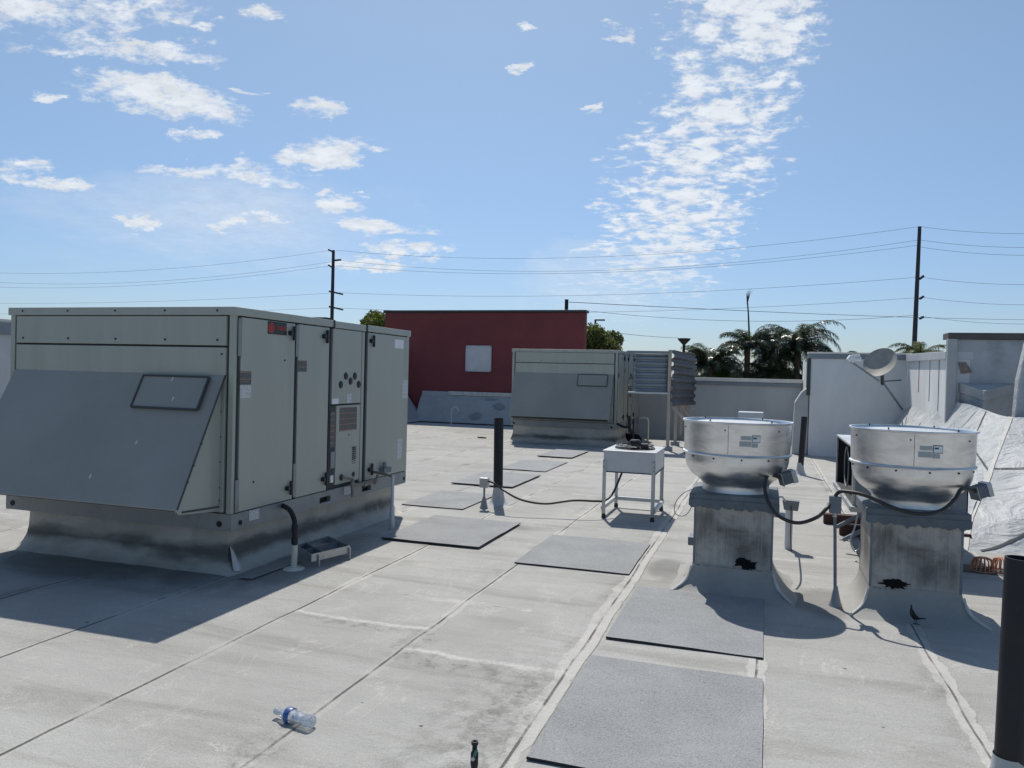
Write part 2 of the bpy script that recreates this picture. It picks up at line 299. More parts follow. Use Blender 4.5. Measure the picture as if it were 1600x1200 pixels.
def roof_mat():
    m, t, b = principled('roof_cap_sheet')
    tc = t.add('ShaderNodeTexCoord').outputs['Object']; x, y, z = t.sep(tc)
    big = t.noise(t.scale(tc, (.8, .8, 1)), .55, 6, .6, .6)
    med = t.noise(tc, 2.4, 7, .62, .3)
    streak = t.noise(t.scale(tc, (.35, 2.6, 1)), 1.3, 6, .62, .6)
    fine = t.noise(tc, 130, 2, .7); fine2 = t.noise(tc, 38, 3, .6)
    c = t.mix(t.ramp(big, .32, .68), (.355, .350, .332), (.435, .430, .410))
    # each strip of sheet has its own tone
    wn = t.add('ShaderNodeTexWhiteNoise', noise_dimensions='1D'); t.l.new(t.m('FLOOR', x), wn.inputs['W'])
    c = t.mix(t.m('MULTIPLY', wn.outputs[0], .40), c, (.340, .338, .322))
    c = t.mix(t.m('MULTIPLY', t.ramp(med, .5, .78), .45), c, (.47, .46, .43))
    c = t.mix(t.m('MULTIPLY', t.ramp(streak, .48, .70), .52), c, (.245, .234, .210))
    c = t.mix(t.m('MULTIPLY', t.ramp(streak, .42, .22), .40), c, (.50, .49, .47))
    # distance to nearest seam (every metre), with a hand-laid wobble
    wob = t.m('MULTIPLY', t.m('SUBTRACT', t.noise(t.comb(0, y, 0), .9, 3, .5), .5), .055)
    fx = t.m('ADD', t.m('ADD', x, wob), .5)
    ds = t.m('SUBTRACT', t.m('FRACT', fx), .5)          # -.5..+.5 about each seam
    ad = t.m('ABSOLUTE', ds)
    along = t.noise(t.scale(tc, (.6, 1, 1)), 2.3, 5, .65)
    seamid = t.add('ShaderNodeTexWhiteNoise', noise_dimensions='1D'); t.l.new(t.m('FLOOR', fx), seamid.inputs['W'])
    # main wide seam at x = -1, medium at x = 0
    isC = t.m('MULTIPLY', t.ramp(x, -1.35, -1.3), t.ramp(x, -.65, -.7))
    isD = t.m('MULTIPLY', t.ramp(x, -.3, -.25), t.ramp(x, 1.4, 1.3))
    wid = t.m('ADD', t.m('ADD', .016, t.m('MULTIPLY', isC, .030)), t.m('MULTIPLY', isD, .020))
    wid = t.m('ADD', wid, t.m('MULTIPLY', t.m('SUBTRACT', along, .42), .14))
    edge = t.m('ADD', ad, t.m('MULTIPLY', t.m('SUBTRACT', fine2, .5), .022))
    wh = t.m('MULTIPLY', t.ramp(t.m('SUBTRACT', edge, wid), .008, -.004), t.ramp(wid, .004, .02))
    wh = t.m('MULTIPLY', wh, t.m('MAXIMUM', t.m('MAXIMUM', t.ramp(y, 3.8, 5.6, .35, 1.0), isC), isD))
    c = t.mix(t.m('MULTIPLY', wh, .62), c, (.56, .545, .51))
    smut = t.m('MULTIPLY', t.ramp(t.m('ABSOLUTE', t.m('ADD', ds, .05)), .13, .02), t.ramp(t.noise(t.scale(tc, (1.5, .7, 1)), 1.6, 6, .65), .50, .72))
    c = t.mix(t.m('MULTIPLY', smut, .68), c, (.12, .115, .105))
    dk = t.m('MULTIPLY', t.ramp(t.m('ABSOLUTE', t.m('ADD', ds, .004)), .0085, .003), t.ramp(along, .62, .46, .12, 1.0))
    c = t.mix(t.m('MULTIPLY', dk, .80), c, (.07, .066, .06))
    dk2 = t.m('MULTIPLY', t.ramp(t.m('ABSOLUTE', t.m('SUBTRACT', ds, .062)), .006, .002), t.m('MULTIPLY', isC, t.ramp(along, .35, .55)))
    c = t.mix(t.m('MULTIPLY', dk2, .7), c, (.12, .115, .10))
    # end laps, one per strip every ten metres at its own offset
    yo = t.m('ADD', t.m('DIVIDE', y, 5.3), t.m('MULTIPLY', seamid.outputs[0], 7.0))
    dl = t.m('MULTIPLY', t.m('ABSOLUTE', t.m('SUBTRACT', t.m('FRACT', t.m('ADD', yo, t.m('MULTIPLY', t.m('SUBTRACT', along, .5), .02))), .5)), 5.3)
    lap = t.m('MULTIPLY', t.ramp(t.m('ADD', dl, t.m('MULTIPLY', t.m('SUBTRACT', med, .5), .22)), .05, .0), t.ramp(fine2, .3, .6, .25, .7))
    c = t.mix(lap, c, (.56, .545, .51))
    lapd = t.m('MULTIPLY', t.ramp(t.m('ADD', dl, t.m('MULTIPLY', t.m('SUBTRACT', along, .5), .03)), .008, .002), t.ramp(med, .42, .6))
    c = t.mix(t.m('MULTIPLY', lapd, .6), c, (.10, .095, .085))
    for xa, xb, yl in ((-3.0, -2.0, 4.50), (-2.0, -1.0, 4.13)):
        inx = t.m('MULTIPLY', t.ramp(x, xa-.02, xa+.03), t.ramp(x, xb+.02, xb-.03))
        dy = t.m('ABSOLUTE', t.m('ADD', t.m('SUBTRACT', y, yl), t.m('MULTIPLY', t.m('SUBTRACT', med, .5), .25)))
        c = t.mix(t.m('MULTIPLY', t.m('MULTIPLY', inx, t.ramp(dy, .045, .005)), t.ramp(fine2, .3, .6, .35, .85)), c, (.60, .585, .55))
        c = t.mix(t.m('MULTIPLY', t.m('MULTIPLY', inx, t.ramp(t.m('ABSOLUTE', t.m('SUBTRACT', y, yl-.07)), .12, .0)), t.m('MULTIPLY', t.ramp(t.noise(tc, 7, 7, .7, .3), .45, .7), .55)), c, (.17, .165, .15))
    # scuffs, trowel marks and walked-in dirt
    sc1 = t.ramp(t.m('ABSOLUTE', t.m('SUBTRACT', t.noise(t.scale(tc, (1, .5, 1)), 1.9, 7, .7, .9), .5)), .012, .0)
    c = t.mix(t.m('MULTIPLY', t.m('MULTIPLY', sc1, t.ramp(med, .45, .65)), .5), c, (.60, .585, .55))
    foot = t.m('MULTIPLY', t.ramp(t.noise(t.scale(tc, (1.4, 1, 1)), 5.5, 7, .7, .4), .60, .74), t.ramp(big, .45, .62))
    c = t.mix(t.m('MULTIPLY', foot, .6), c, (.17, .16, .145))
    near = t.m('MULTIPLY', t.ramp(y, 4.8, 3.4), t.m('MULTIPLY', t.ramp(x, -1.75, -1.15), t.ramp(x, -.95, -1.05)))
    c = t.mix(t.m('MULTIPLY', t.m('MULTIPLY', near, t.ramp(t.noise(tc, 6, 8, .7, .3), .42, .62)), .55), c, (.15, .145, .13))
    # mineral speckle and specks of grit
    c = t.mix(t.m('MULTIPLY', t.ramp(fine, .5, .68), .30), c, (.16, .16, .155))
    c = t.mix(t.m('MULTIPLY', t.ramp(fine, .45, .30), .28), c, (.58, .58, .56))
    vor = t.add('ShaderNodeTexVoronoi'); t.l.new(tc, vor.inputs['Vector']); vor.inputs['Scale'].default_value = 2.3
    sp = t.m('MULTIPLY', t.ramp(vor.outputs['Distance'], .030, .018), .8)
    c = t.mix(sp, c, (.07, .065, .06))
    # darker moisture stain beside the two air handlers
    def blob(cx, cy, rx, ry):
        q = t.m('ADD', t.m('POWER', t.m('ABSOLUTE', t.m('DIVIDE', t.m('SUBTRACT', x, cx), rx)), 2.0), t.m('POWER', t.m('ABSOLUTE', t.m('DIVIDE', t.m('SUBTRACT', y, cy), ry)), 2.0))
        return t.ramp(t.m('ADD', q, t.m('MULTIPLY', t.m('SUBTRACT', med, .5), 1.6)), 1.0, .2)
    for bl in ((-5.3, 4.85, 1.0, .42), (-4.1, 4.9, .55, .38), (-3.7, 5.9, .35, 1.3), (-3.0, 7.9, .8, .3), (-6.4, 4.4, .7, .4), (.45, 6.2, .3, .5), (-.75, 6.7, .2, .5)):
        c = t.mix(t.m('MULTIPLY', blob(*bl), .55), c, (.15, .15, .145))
    grit = t.ramp(t.noise(tc, 11, 9, .75, .3), .46, .66)
    for bl in ((-1.98, 4.25, .14, .26), (-2.03, 2.8, .13, .4), (-1.15, 3.5, .15, .8), (-1.6, 4.0, .5, .13), (-2.4, 4.42, .5, .10)):
        c = t.mix(t.m('MULTIPLY', t.m('MULTIPLY', blob(*bl), grit), .6), c, (.13, .125, .115))
    t.put(b.inputs['Base Color'], c); b.inputs['Roughness'].default_value = .93; b.inputs['Specular IOR Level'].default_value = .2
    h = t.m('ADD', t.m('MULTIPLY', fine2, .0035), t.m('MULTIPLY', fine, .0045))
    h = t.m('ADD', h, t.m('MULTIPLY', t.noise(t.scale(tc, (1, 1.6, 1)), 3.5, 5, .6), .016))
    h = t.m('ADD', h, t.m('MULTIPLY', wh, .004)); h = t.m('SUBTRACT', h, t.m('MULTIPLY', dk, .006))
    bn = t.add('ShaderNodeBump'); bn.inputs['Distance'].default_value = 1.0; bn.inputs['Strength'].default_value = .9
    t.put(bn.inputs['Height'], h); t.l.new(bn.outputs[0], b.inputs['Normal'])
    return m
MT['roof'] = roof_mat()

def stripes(name, a, b_, c_, scale):
    # small print: rows of text-like marks with coloured rules
    m, t, b = principled(name)
    tc = t.add('ShaderNodeTexCoord').outputs['Object']; x, y, z = t.sep(tc)
    rows = t.m('FRACT', t.m('MULTIPLY', z, scale)); n = t.noise(t.comb(t.m('ADD', x, y), t.m('FLOOR', t.m('MULTIPLY', z, scale)), 0.0), 85, 2, .5)
    c = t.mix(t.m('MULTIPLY', t.m('GREATER_THAN', rows, .35), t.m('GREATER_THAN', n, .46)), a, b_)
    big = t.m('FRACT', t.m('MULTIPLY', z, scale/5.0))
    c = t.mix(t.m('LESS_THAN', big, .11), c, c_)
    t.put(b.inputs['Base Color'], c); b.inputs['Roughness'].default_value = .5
    return m
MT['warn'] = stripes('warning_print', (.035, .036, .038), (.17, .165, .16), (.34, .15, .07), 90)
MT['print'] = stripes('small_print', (.72, .73, .73), (.30, .31, .32), (.72, .73, .73), 110)

def thin_plastic():
    m = bpy.data.materials.new('clear_bottle_plastic'); m.use_nodes = True; t = NT(m.node_tree); t.n.clear()
    out = t.add('ShaderNodeOutputMaterial'); tr = t.add('ShaderNodeBsdfTransparent'); tr.inputs[0].default_value = (.95, .97, .98, 1)
    gl = t.add('ShaderNodeBsdfGlossy'); gl.inputs['Roughness'].default_value = .08; gl.inputs[0].default_value = (.95, .97, 1, 1)
    df = t.add('ShaderNodeBsdfDiffuse'); df.inputs[0].default_value = (.80, .83, .88, 1)
    lw = t.add('ShaderNodeLayerWeight'); lw.inputs[0].default_value = .45
    tc = t.add('ShaderNodeTexCoord').outputs['Object']
    m1 = t.add('ShaderNodeMixShader'); t.put(m1.inputs[0], t.m('ADD', t.m('MULTIPLY', lw.outputs['Fresnel'], .8), .06, clamp=True)); t.l.new(tr.outputs[0], m1.inputs[1]); t.l.new(gl.outputs[0], m1.inputs[2])
    m2 = t.add('ShaderNodeMixShader'); t.put(m2.inputs[0], t.ramp(t.noise(tc, 40, 3, .6),   .40, .70, .18, .45)); t.l.new(m1.outputs[0], m2.inputs[1]); t.l.new(df.outputs[0], m2.inputs[2])
    t.l.new(m2.outputs[0], out.inputs[0]); return m
MT['clear'] = thin_plastic()

# ------------------------------------------------------------------ builders
def wl(o):
    p = Vector((0, 0, 0))
    while o is not None: p += o.location; o = o.parent
    return p
XF = [None]
class MB:
    def __init__(s): s.bm = bmesh.new()
    def v(s, p): return s.bm.verts.new(Vector(p))
    def f(s, vs):
        try: return s.bm.faces.new(vs)
        except ValueError: return None
    def poly(s, pts): s.f([s.v(p) for p in pts]); return s
    def box(s, x0, x1, y0, y1, z0, z1):
        v = [s.v((x, y, z)) for z in (z0, z1) for y in (y0, y1) for x in (x0, x1)]
        for q in ((0, 2, 3, 1), (4, 5, 7, 6), (0, 1, 5, 4), (2, 6, 7, 3), (0, 4, 6, 2), (1, 3, 7, 5)): s.f([v[i] for i in q])
        return s
    def bar(s, p, q, w, h, up=(0, 0, 1)):
        p, q = Vector(p), Vector(q); d = (q-p).normalized(); u = Vector(up)
        if abs(d.dot(u)) > .95: u = Vector((0, 1, 0))
        a = d.cross(u).normalized(); b = a.cross(d).normalized()
        v = [s.v(e + a*(i*w/2) + b*(j*h/2)) for e in (p, q) for i, j in ((-1, -1), (1, -1), (1, 1), (-1, 1))]
        for k in range(4): s.f([v[k], v[(k+1) % 4], v[4+(k+1) % 4], v[4+k]])
        s.f([v[3], v[2], v[1], v[0]]); s.f(v[4:8]); return s
    def prism(s, pts, vec):
        vec = Vector(vec); a = [s.v(p) for p in pts]; b = [s.v(Vector(p)+vec) for p in pts]; n = len(a)
        for i in range(n): s.f([a[i], a[(i+1) % n], b[(i+1) % n], b[i]])
        s.f(a[::-1]); s.f(b); return s
    def tube(s, pts, r, seg=10, cap=True):
        pts = [Vector(p) for p in pts]; n = len(pts); rs = r if isinstance(r, (list, tuple)) else [r]*n
        T = [(pts[min(i+1, n-1)]-pts[max(i-1, 0)]).normalized() for i in range(n)]
        u = Vector((0, 0, 1)) if abs(T[0].z) < .9 else Vector((1, 0, 0))
        a = T[0].cross(u).normalized(); rings = []
        for i in range(n):
            a = (a - T[i]*a.dot(T[i])).normalized(); b = T[i].cross(a)
            rings.append([s.v(pts[i] + (a*cos(2*pi*k/seg) + b*sin(2*pi*k/seg))*rs[i]) for k in range(seg)])
        for i in range(n-1):
            for k in range(seg): s.f([rings[i][k], rings[i][(k+1) % seg], rings[i+1][(k+1) % seg], rings[i+1][k]])
        if cap: s.f(rings[0][::-1]); s.f(rings[-1])
        return s
    def cyl(s, p, q, r0, r1=None, seg=16): return s.tube([p, q], [r0, r0 if r1 is None else r1], seg)
    def lathe(s, prof, c, seg=48, axis=None, cap=False):
        c = Vector(c); ax = Vector(axis).normalized() if axis else Vector((0, 0, 1))
        u = Vector((1, 0, 0)) if abs(ax.x) < .9 else Vector((0, 1, 0)); a = ax.cross(u).normalized(); b = ax.cross(a)
        rings = []
        for (r, z) in prof:
            if r < 1e-5: rings.append([s.v(c+ax*z)])
            else: rings.append([s.v(c + ax*z + (a*cos(2*pi*k/seg)+b*sin(2*pi*k/seg))*r) for k in range(seg)])
        for i in range(len(rings)-1):
            p, q = rings[i], rings[i+1]
            for k in range(seg):
                k2 = (k+1) % seg
                if len(p) == 1 and len(q) == 1: continue
                if len(p) == 1: s.f([p[0], q[k2], q[k]])
                elif len(q) == 1: s.f([p[k], p[k2], q[0]])
                else: s.f([p[k], p[k2], q[k2], q[k]])
        if cap:
            for r_i in (0, -1):
                if len(rings[r_i]) > 1: s.f(rings[r_i])
        return s
    def grid(s, fn, nu, nv):
        g = [[s.v(fn(i/nu, j/nv)) for j in range(nv+1)] for i in range(nu+1)]
        for i in range(nu):
            for j in range(nv): s.f([g[i][j], g[i+1][j], g[i+1][j+1], g[i][j+1]])
        return s
    def build(s, name, m, parent=None, bevel=0, smooth=False, solid=0):
        bmesh.ops.remove_doubles(s.bm, verts=s.bm.verts, dist=1e-5)
        bmesh.ops.recalc_face_normals(s.bm, faces=s.bm.faces)
        if XF[0]:
            for v in s.bm.verts: v.co = XF[0](v.co)
        off = wl(parent) if parent else Vector((0, 0, 0))
        if parent:
            for v in s.bm.verts: v.co -= off
        me = bpy.data.meshes.new(name); s.bm.to_mesh(me); s.bm.free()
        o = bpy.data.objects.new(name, me); COL.objects.link(o); me.materials.append(MT[m] if isinstance(m, str) else m)
        if parent: o.parent = parent
        if smooth:
            for p in me.polygons: p.use_smooth = True
            me.set_sharp_from_angle(angle=radians(38))
        if solid:
            md = o.modifiers.new('thick', 'SOLIDIFY'); md.thickness = solid; md.offset = 0
        if bevel:
            md = o.modifiers.new('bev', 'BEVEL'); md.width = bevel; md.segments = 2; md.limit_method = 'ANGLE'; md.harden_normals = False
        return o
def tag(o, label=None, cat=None, group=None, kind=None):
    if label: o['label'] = label
    if cat: o['category'] = cat
    if group: o['group'] = group
    if kind: o['kind'] = kind
    return o
def empty(name, loc, label, cat, group=None):
    o = bpy.data.objects.new(name, None); COL.objects.link(o); o.location = loc; o.empty_display_size = .2
    return tag(o, label, cat, group)
def text(s, size, m, parent, loc, rot, name='lettering', bold=.0):
    c = bpy.data.curves.new('txt', 'FONT'); c.body = s; c.size = size; c.extrude = .0012; c.offset = bold; c.align_x = 'CENTER'; c.align_y = 'CENTER'
    t = bpy.data.objects.new('txt', c); COL.objects.link(t)
    dg = bpy.context.evaluated_depsgraph_get(); me = bpy.data.meshes.new_from_object(t.evaluated_get(dg)); bpy.data.objects.remove(t)
    o = bpy.data.objects.new(name, me); COL.objects.link(o); me.materials.clear(); me.materials.append(MT[m])
    o.parent = parent; o.location = Vector(loc)-wl(parent); o.rotation_euler = rot
    return o
def smoothpath(pts, n=8):
    pts = [Vector(p) for p in pts]; out = []
    for i in range(len(pts)-1):
        p0 = pts[max(i-1, 0)]; p1 = pts[i]; p2 = pts[i+1]; p3 = pts[min(i+2, len(pts)-1)]
        for k in range(n):
            t = k/n
            out.append(.5*((2*p1)+(p2-p0)*t+(2*p0-5*p1+4*p2-p3)*t*t+(3*p1-p0-3*p2+p3)*t**3))
    out.append(pts[-1]); return out
def nz(p, s=1.0, amp=1.0): return noise.noise(Vector(p)*s)*amp

# ------------------------------------------------------------------ setting
g = MB(); g.poly([(-3000, -1500, -5.2), (3000, -1500, -5.2), (3000, 4500, -5.2), (-3000, 4500, -5.2)])
tag(g.build('ground', 'ground'), kind='structure')
g = MB()                                         # roof deck: strips one metre wide with a small lap step
for k in range(-12, 9):
    ys = [-6+i*.5 for i in range(57)]
    def zz(x, y): return .006*noise.noise(Vector((x*.5, y*.35, 0)))
    L = [g.v((k, y, zz(k, y))) for y in ys]; R = [g.v((k+.994, y, zz(k+1, y)+.003)) for y in ys]; R2 = [g.v((k+1, y, zz(k+1, y))) for y in ys]
    for i in range(56): g.f([L[i], R[i], R[i+1], L[i+1]]); g.f([R[i], R2[i], R2[i+1], R[i+1]])
roof = tag(g.build('roof_deck', 'roof'), kind='structure')
g = MB(); g.box(-12.25, 9.0, -6, 24.2, -5.2, -.03); tag(g.build('building_mass', 'stucco'), kind='structure')

# ---- walls and parapets
def wall(name, x0, x1, y0, y1, z1, mt, label, cat, cop=None, over=.03, ch=.07, cmat='coping', z0=-.02):
    e = empty(name, ((x0+x1)/2, (y0+y1)/2, 0), label, cat)
    MB().box(x0, x1, y0, y1, z0, z1-ch).build('wall', mt, e, bevel=.01)
    MB().box(x0-over, x1+over, y0-over, y1+over, z1-ch, z1).build('coping', cmat, e, bevel=.006)
    return e
bw_y = 21.75
# low rear parapet
e = wall('low_parapet', -5.5, .93, bw_y, bw_y+.3, 1.70, 'stucco', 'low grey rear parapet wall with tan cap in front of the palms', 'parapet wall', ch=.10)
MB().box(-5.5, .90, bw_y-.06, bw_y-.002, 1.50, 1.585).build('drip_flashing', 'copingm', e, bevel=.004)
# rough block coursing hints
# step wall end with white flashing
pA = Y(1262, 552, 18.45); 
e = empty('tall_parapet', (1.7, 18.45, 0), 'taller smooth grey parapet wall behind the satellite dish', 'parapet wall')
q = MB(); x0 = .96; x1 = 2.92; zt = 2.32
q.box(x0, x1, 18.45, 18.75, -.02, zt-.14); q.box(x0, x0+.3, 18.75, 22.1, -.02, zt-.14); q.build('wall', 'stucco_l', e, bevel=.012)
MB().box(x0-.05, x1+.02, 18.40, 18.8, zt-.14, zt-.035).build('fascia', 'copingm', e, bevel=.005)
MB().box(x0-.06, x1+.03, 18.39, 18.81, zt-.035, zt).build('coping', 'coping', e, bevel=.005)
MB().box(x0-.065, x0+.005, 18.42, 18.80, 1.35, zt-.14).build('end_cap', 'copingd', e, bevel=.004)
# flared flashing leaning on the step between the two walls
e = MB(); pts = [(0.62, 0.0), (0.66, 1.18), (.80, 1.42), (.95, 1.55), (.95, 0.0)]
e.prism([(x, 18.52, z) for x, z in pts], (0, .5, 0))
tag(e.build('flashing_boot', 'membrane', bevel=.02, smooth=False), 'pale bent flashing boot at the step between the low and tall grey parapets', 'flashing')
# oblique wall running forward to the tall block
A = Vector((2.92, 18.45, 0)); B = Y(1483, 551, 14.0); B.z = 0
e = empty('angled_parapet', A, 'pale angled parapet wall with white cap right of the satellite dish', 'parapet wall')
nrm = (B-A).cross(Vector((0, 0, 1))).normalized(); 
if nrm.x < 0: nrm = -nrm
q = MB(); zA, zB = 2.30, 2.20
def oblique(off0, off1, z0a, z0b, z1a, z1b, ext=0.0):
    pa, pb = A, B
    return [(pa+nrm*off0, z0a), (pb+nrm*off0, z0b), (pb+nrm*off1, z0b), (pa+nrm*off1, z0a)], [(z1a), (z1b)]
def obl(mb, o0, o1, za0, za1, zb0, zb1):
    v = []
    for p, z0_, z1_ in ((A, za0, za1), (B, zb0, zb1)):
        for o_ in (o0, o1):
            for z_ in (z0_, z1_): v.append(mb.v((p.x+nrm.x*o_, p.y+nrm.y*o_, z_)))
    for qd in ((0, 1, 3, 2), (4, 6, 7, 5), (0, 4, 5, 1), (2, 3, 7, 6), (0, 2, 6, 4), (1, 5, 7, 3)): mb.f([v[i] for i in qd])
obl(q, 0, .3, -.02, zA-.16, -.02, zB-.13); q.build('wall', 'stucco_l', e)
q = MB(); obl(q, -.05, .35, zA-.16, zA, zB-.13, zB); q.build('coping', 'whitemetal', e, bevel=.006)
for k_, (f0, z_) in enumerate(((.35, 1.5), (.62, 1.35), (.82, 1.2))):
    p = A.lerp(B, f0); q = MB(); q.bar(p-nrm*.004+Vector((0, 0, z_)), p-nrm*.004+Vector((0, 0, 2.12)), .014, .008, up=(nrm.x, nrm.y, 0)); q.build('membrane_lap', 'gap', e)
# tall block
tb = Y(1485, 520, 14.0); ztb = tb.z
e = empty('tall_block_wall', (tb.x, 14, 0), 'tall shaded grey block wall with dark cap at the right edge', 'wall')
MB().box(tb.x, 8.9, 14.0, 14.3, -.02, ztb-.10).build('wall', 'blockwall', e, bevel=.015)
MB().box(tb.x-.04, 8.95, 13.94, 14.34, ztb-.10, ztb).build('coping', 'copingb', e, bevel=.005)
MB().box(tb.x-.05, tb.x+.09, 13.92, 13.998, .9, ztb-.10).build('corner_flashing', 'membrane', e, bevel=.006)
pts = [Y(1497, 566, 13.99), Y(1509, 566, 13.99), Y(1519, 582, 13.99), Y(1502, 584, 13.99)]
MB().prism(pts, (0, -.015, 0)).build('rusty_patch', 'rust', e)
# shelf
sl, sr, sa = Y(1498, 598, 13.99), Y(1584, 600, 13.99), Y(1538, 611, 13.3)
e = empty('parapet_shelf', sa, 'pale pointed ledge wrapped in roofing membrane below the tall block wall', 'ledge')
q = MB(); top = [sl, sa, sr]; low = [p-Vector((0, 0, .15)) for p in top]
q.poly(top); q.poly([sl, low[0], low[1], sa]); q.poly([sa, low[1], low[2], sr]); q.poly([low[0], Vector(low[0])+Vector((.01, .0, 0)), low[2], low[1]])
q.build('ledge_cap', 'crumple', e)
q = MB(); ins = Vector((0, .06, 0)); b0 = [p+ins for p in low]; b1 = [Vector((p.x, p.y+.02, .6)) for p in b0]
q.poly([b0[0], b1[0], b1[1], b0[1]]); q.poly([b0[1], b1[1], b1[2], b0[2]]); q.build('ledge_wall', 'crumple', e)
# near block at right edge
nb = Y(1592, 600, 11.9)
e = empty('side_block_wall', (nb.x, 11.6, 0), 'pale wall strip cut off by the right edge above the draped membrane', 'wall')
q = MB(); q.prism([(nb.x-.02, 11.9, -.02), (nb.x-.04, 11.9, 1.0), (nb.x-.0, 11.9, 1.75), (nb.x+.09, 11.9, 2.28), (8.9, 11.9, 2.28), (8.9, 11.9, -.02)], (0, .2, 0)); q.build('wall', 'crumple', e, bevel=.03)

# draped membrane over the wide cant
def lerpc(pts, t):
    t = max(0, min(.99999, t))*(len(pts)-1); i = int(t); return pts[i].lerp(pts[i+1], t-i)
back = smoothpath([Vector((2.31, 18.4, 0.0)), Y(1395, 663, 18.35), Y(1425, 625, 18.1), Y(1441, 603, 17.2)], 4)
hip = smoothpath([Vector((1.93, 8.66, 0.0)), Y(1515, 806, 9.25), Y(1539, 745, 10.0), Y(1560, 695, 10.8), Y(1579, 652, 11.8)], 4)
right = smoothpath([Z(2050, 890, 0), Y(2050, 800, 9.0), Y(2050, 720, 10.1), Y(2050, 655, 11.85)], 4)
topc = [back[-1], Y(1465, 616, 15.6), Y(1494, 628, 13.9), Y(1515, 632, 13.2), Y(1538, 640, 12.65), Y(1560, 648, 12.3), hip[-1]]
topc = smoothpath(topc, 4)
def left_s(u, v):
    p = lerpc(back, v).lerp(lerpc(hip, v), u); q = lerpc(topc, u) - lerpc(back, 1).lerp(lerpc(hip, 1), u)
    p = p + q*(v**1.6)
    n_ = .045*noise.noise(Vector((p.x*1.3, p.y*.9, 3)))+.02*(.3-abs(noise.noise(p*2.6)))+.012*noise.noise(p*6)
    k = v*(1-v)*4
    return p + Vector((-.5, -.3, .8))*n_*min(1, k+.1) + Vector((0, 0, -.10*k*u))
def front_s(u, v):
    p = lerpc(hip, v).lerp(lerpc(right, v), u)
    n_ = .05*noise.noise(Vector((p.x*1.4, p.y*1.2, p.z*1.2)))+.02*(.3-abs(noise.noise(p*2.6)))+.012*noise.noise(p*6); k = v*(1-v)*4
    return p + Vector((0, -.5, .8))*n_*min(1, k)*min(1, u*8+.0) + Vector((0, 0, -.10*k*(1-u)))
e = empty('draped_membrane', (2.3, 10, 0), 'pale silver roofing membrane draped down the sloped curb at the right', 'roof membrane')
MB().grid(left_s, 90, 40).build('sloped_sheet', 'crumple', e, smooth=True)
MB().grid(front_s, 110, 40).build('sloped_sheet', 'crumple', e, smooth=True)
def ribbon(fn, pts, w, m, parent, name='lap_edge', up=.008):
    P = [fn(*p) for p in pts]; q = MB(); prev = None
    for i, p in enumerate(P):
        d = (P[min(i+1, len(P)-1)]-P[max(i-1, 0)]).normalized(); uu, vv = pts[i]
        nrm_ = (fn(min(1, uu+.02), vv)-fn(max(0, uu-.02), vv)).cross(fn(uu, min(1, vv+.02))-fn(uu, max(0, vv-.02))).normalized()
        if nrm_.dot(CP-p) < 0: nrm_ = -nrm_
        s_ = d.cross(nrm_)*w*(.7+.6*random.random())/2
        cur = (q.v(p+s_+nrm_*up), q.v(p-s_+nrm_*up))
        if prev: q.f([prev[0], cur[0], cur[1], prev[1]])
        prev = cur
    return q.build(name, m, parent)
def seg(a, b, n=14): return [(a[0]+(b[0]-a[0])*i/n, a[1]+(b[1]-a[1])*i/n) for i in range(n+1)]
ribbon(left_s, seg((.62, .02), (.62, .95)), .020, 'greymastic', e)
ribbon(left_s, seg((.86, .30), (.70, .99)), .018, 'gap', e)
ribbon(left_s, seg((.60, .72), (.98, .60)), .02, 'gap', e)
ribbon(front_s, seg((.05, .02), (.30, .30)), .030, 'gap', e)
ribbon(front_s, seg((.01, .62), (.3, .60)), .022, 'gap', e)
ribbon(front_s, seg((.18, .55), (.18, .95)), .018, 'gap', e)
ribbon(front_s, [(0.0, v_) for v_ in [i/14 for i in range(15)]], .05, 'whitepatch', e)

# left side parapet with cant
e = wall('side_parapet', -12.35, -12.0, -6, 24.2, 2.36, 'stucco', 'long grey side parapet wall with pale cap behind the large air handler', 'parapet wall', ch=.05)
MB().box(-12.0, -11.94, -6, 24.2, 2.10, 2.305).build('fascia', 'copingm', e, bevel=.004)
q = MB(); q.prism([(-12, 12, 0), (-10.95, 12, 0.0), (-11.5, 12, .62), (-12, 12, 1.35)], (0, 12.0, 0)); q.build('cant_flashing', 'membrane', e, bevel=.02)

# red wall
ry = 24.2; ra, rb = Y(602, 486, ry), Y(914, 485, ry); zr = (ra.z+rb.z)/2
e = empty('red_wall', ((ra.x+rb.x)/2, ry, 0), 'dark red stucco wall with dark cap and pale square panel at the back of the roof', 'wall')
MB().box(ra.x, rb.x, ry, ry+.35, -.02, zr-.06).build('wall', 'red', e, bevel=.02)
MB().box(ra.x-.05, rb.x+.05, ry-.05, ry+.40, zr-.06, zr+.02).build('coping', 'copingd', e, bevel=.006)
h0, h1 = Y(730, 541, ry), Y(767, 580, ry)
hp = MB().box(h0.x, h1.x, ry-.05, ry-.002, h1.z, h0.z).build('access_panel', 'wallpatch', e, bevel=.006)
hp['label'] = 'square pale access panel'
q = MB()
for a_, b_ in (((h0.x, h0.z), (h1.x, h0.z)), ((h0.x, h1.z), (h1.x, h1.z)), ((h0.x, h0.z), (h0.x, h1.z)), ((h1.x, h0.z), (h1.x, h1.z))):
    q.bar((a_[0], ry-.055, a_[1]), (b_[0], ry-.055, b_[1]), .05, .02, up=(0, 1, 0))
q.build('panel_trim', 'whitemetal', hp)
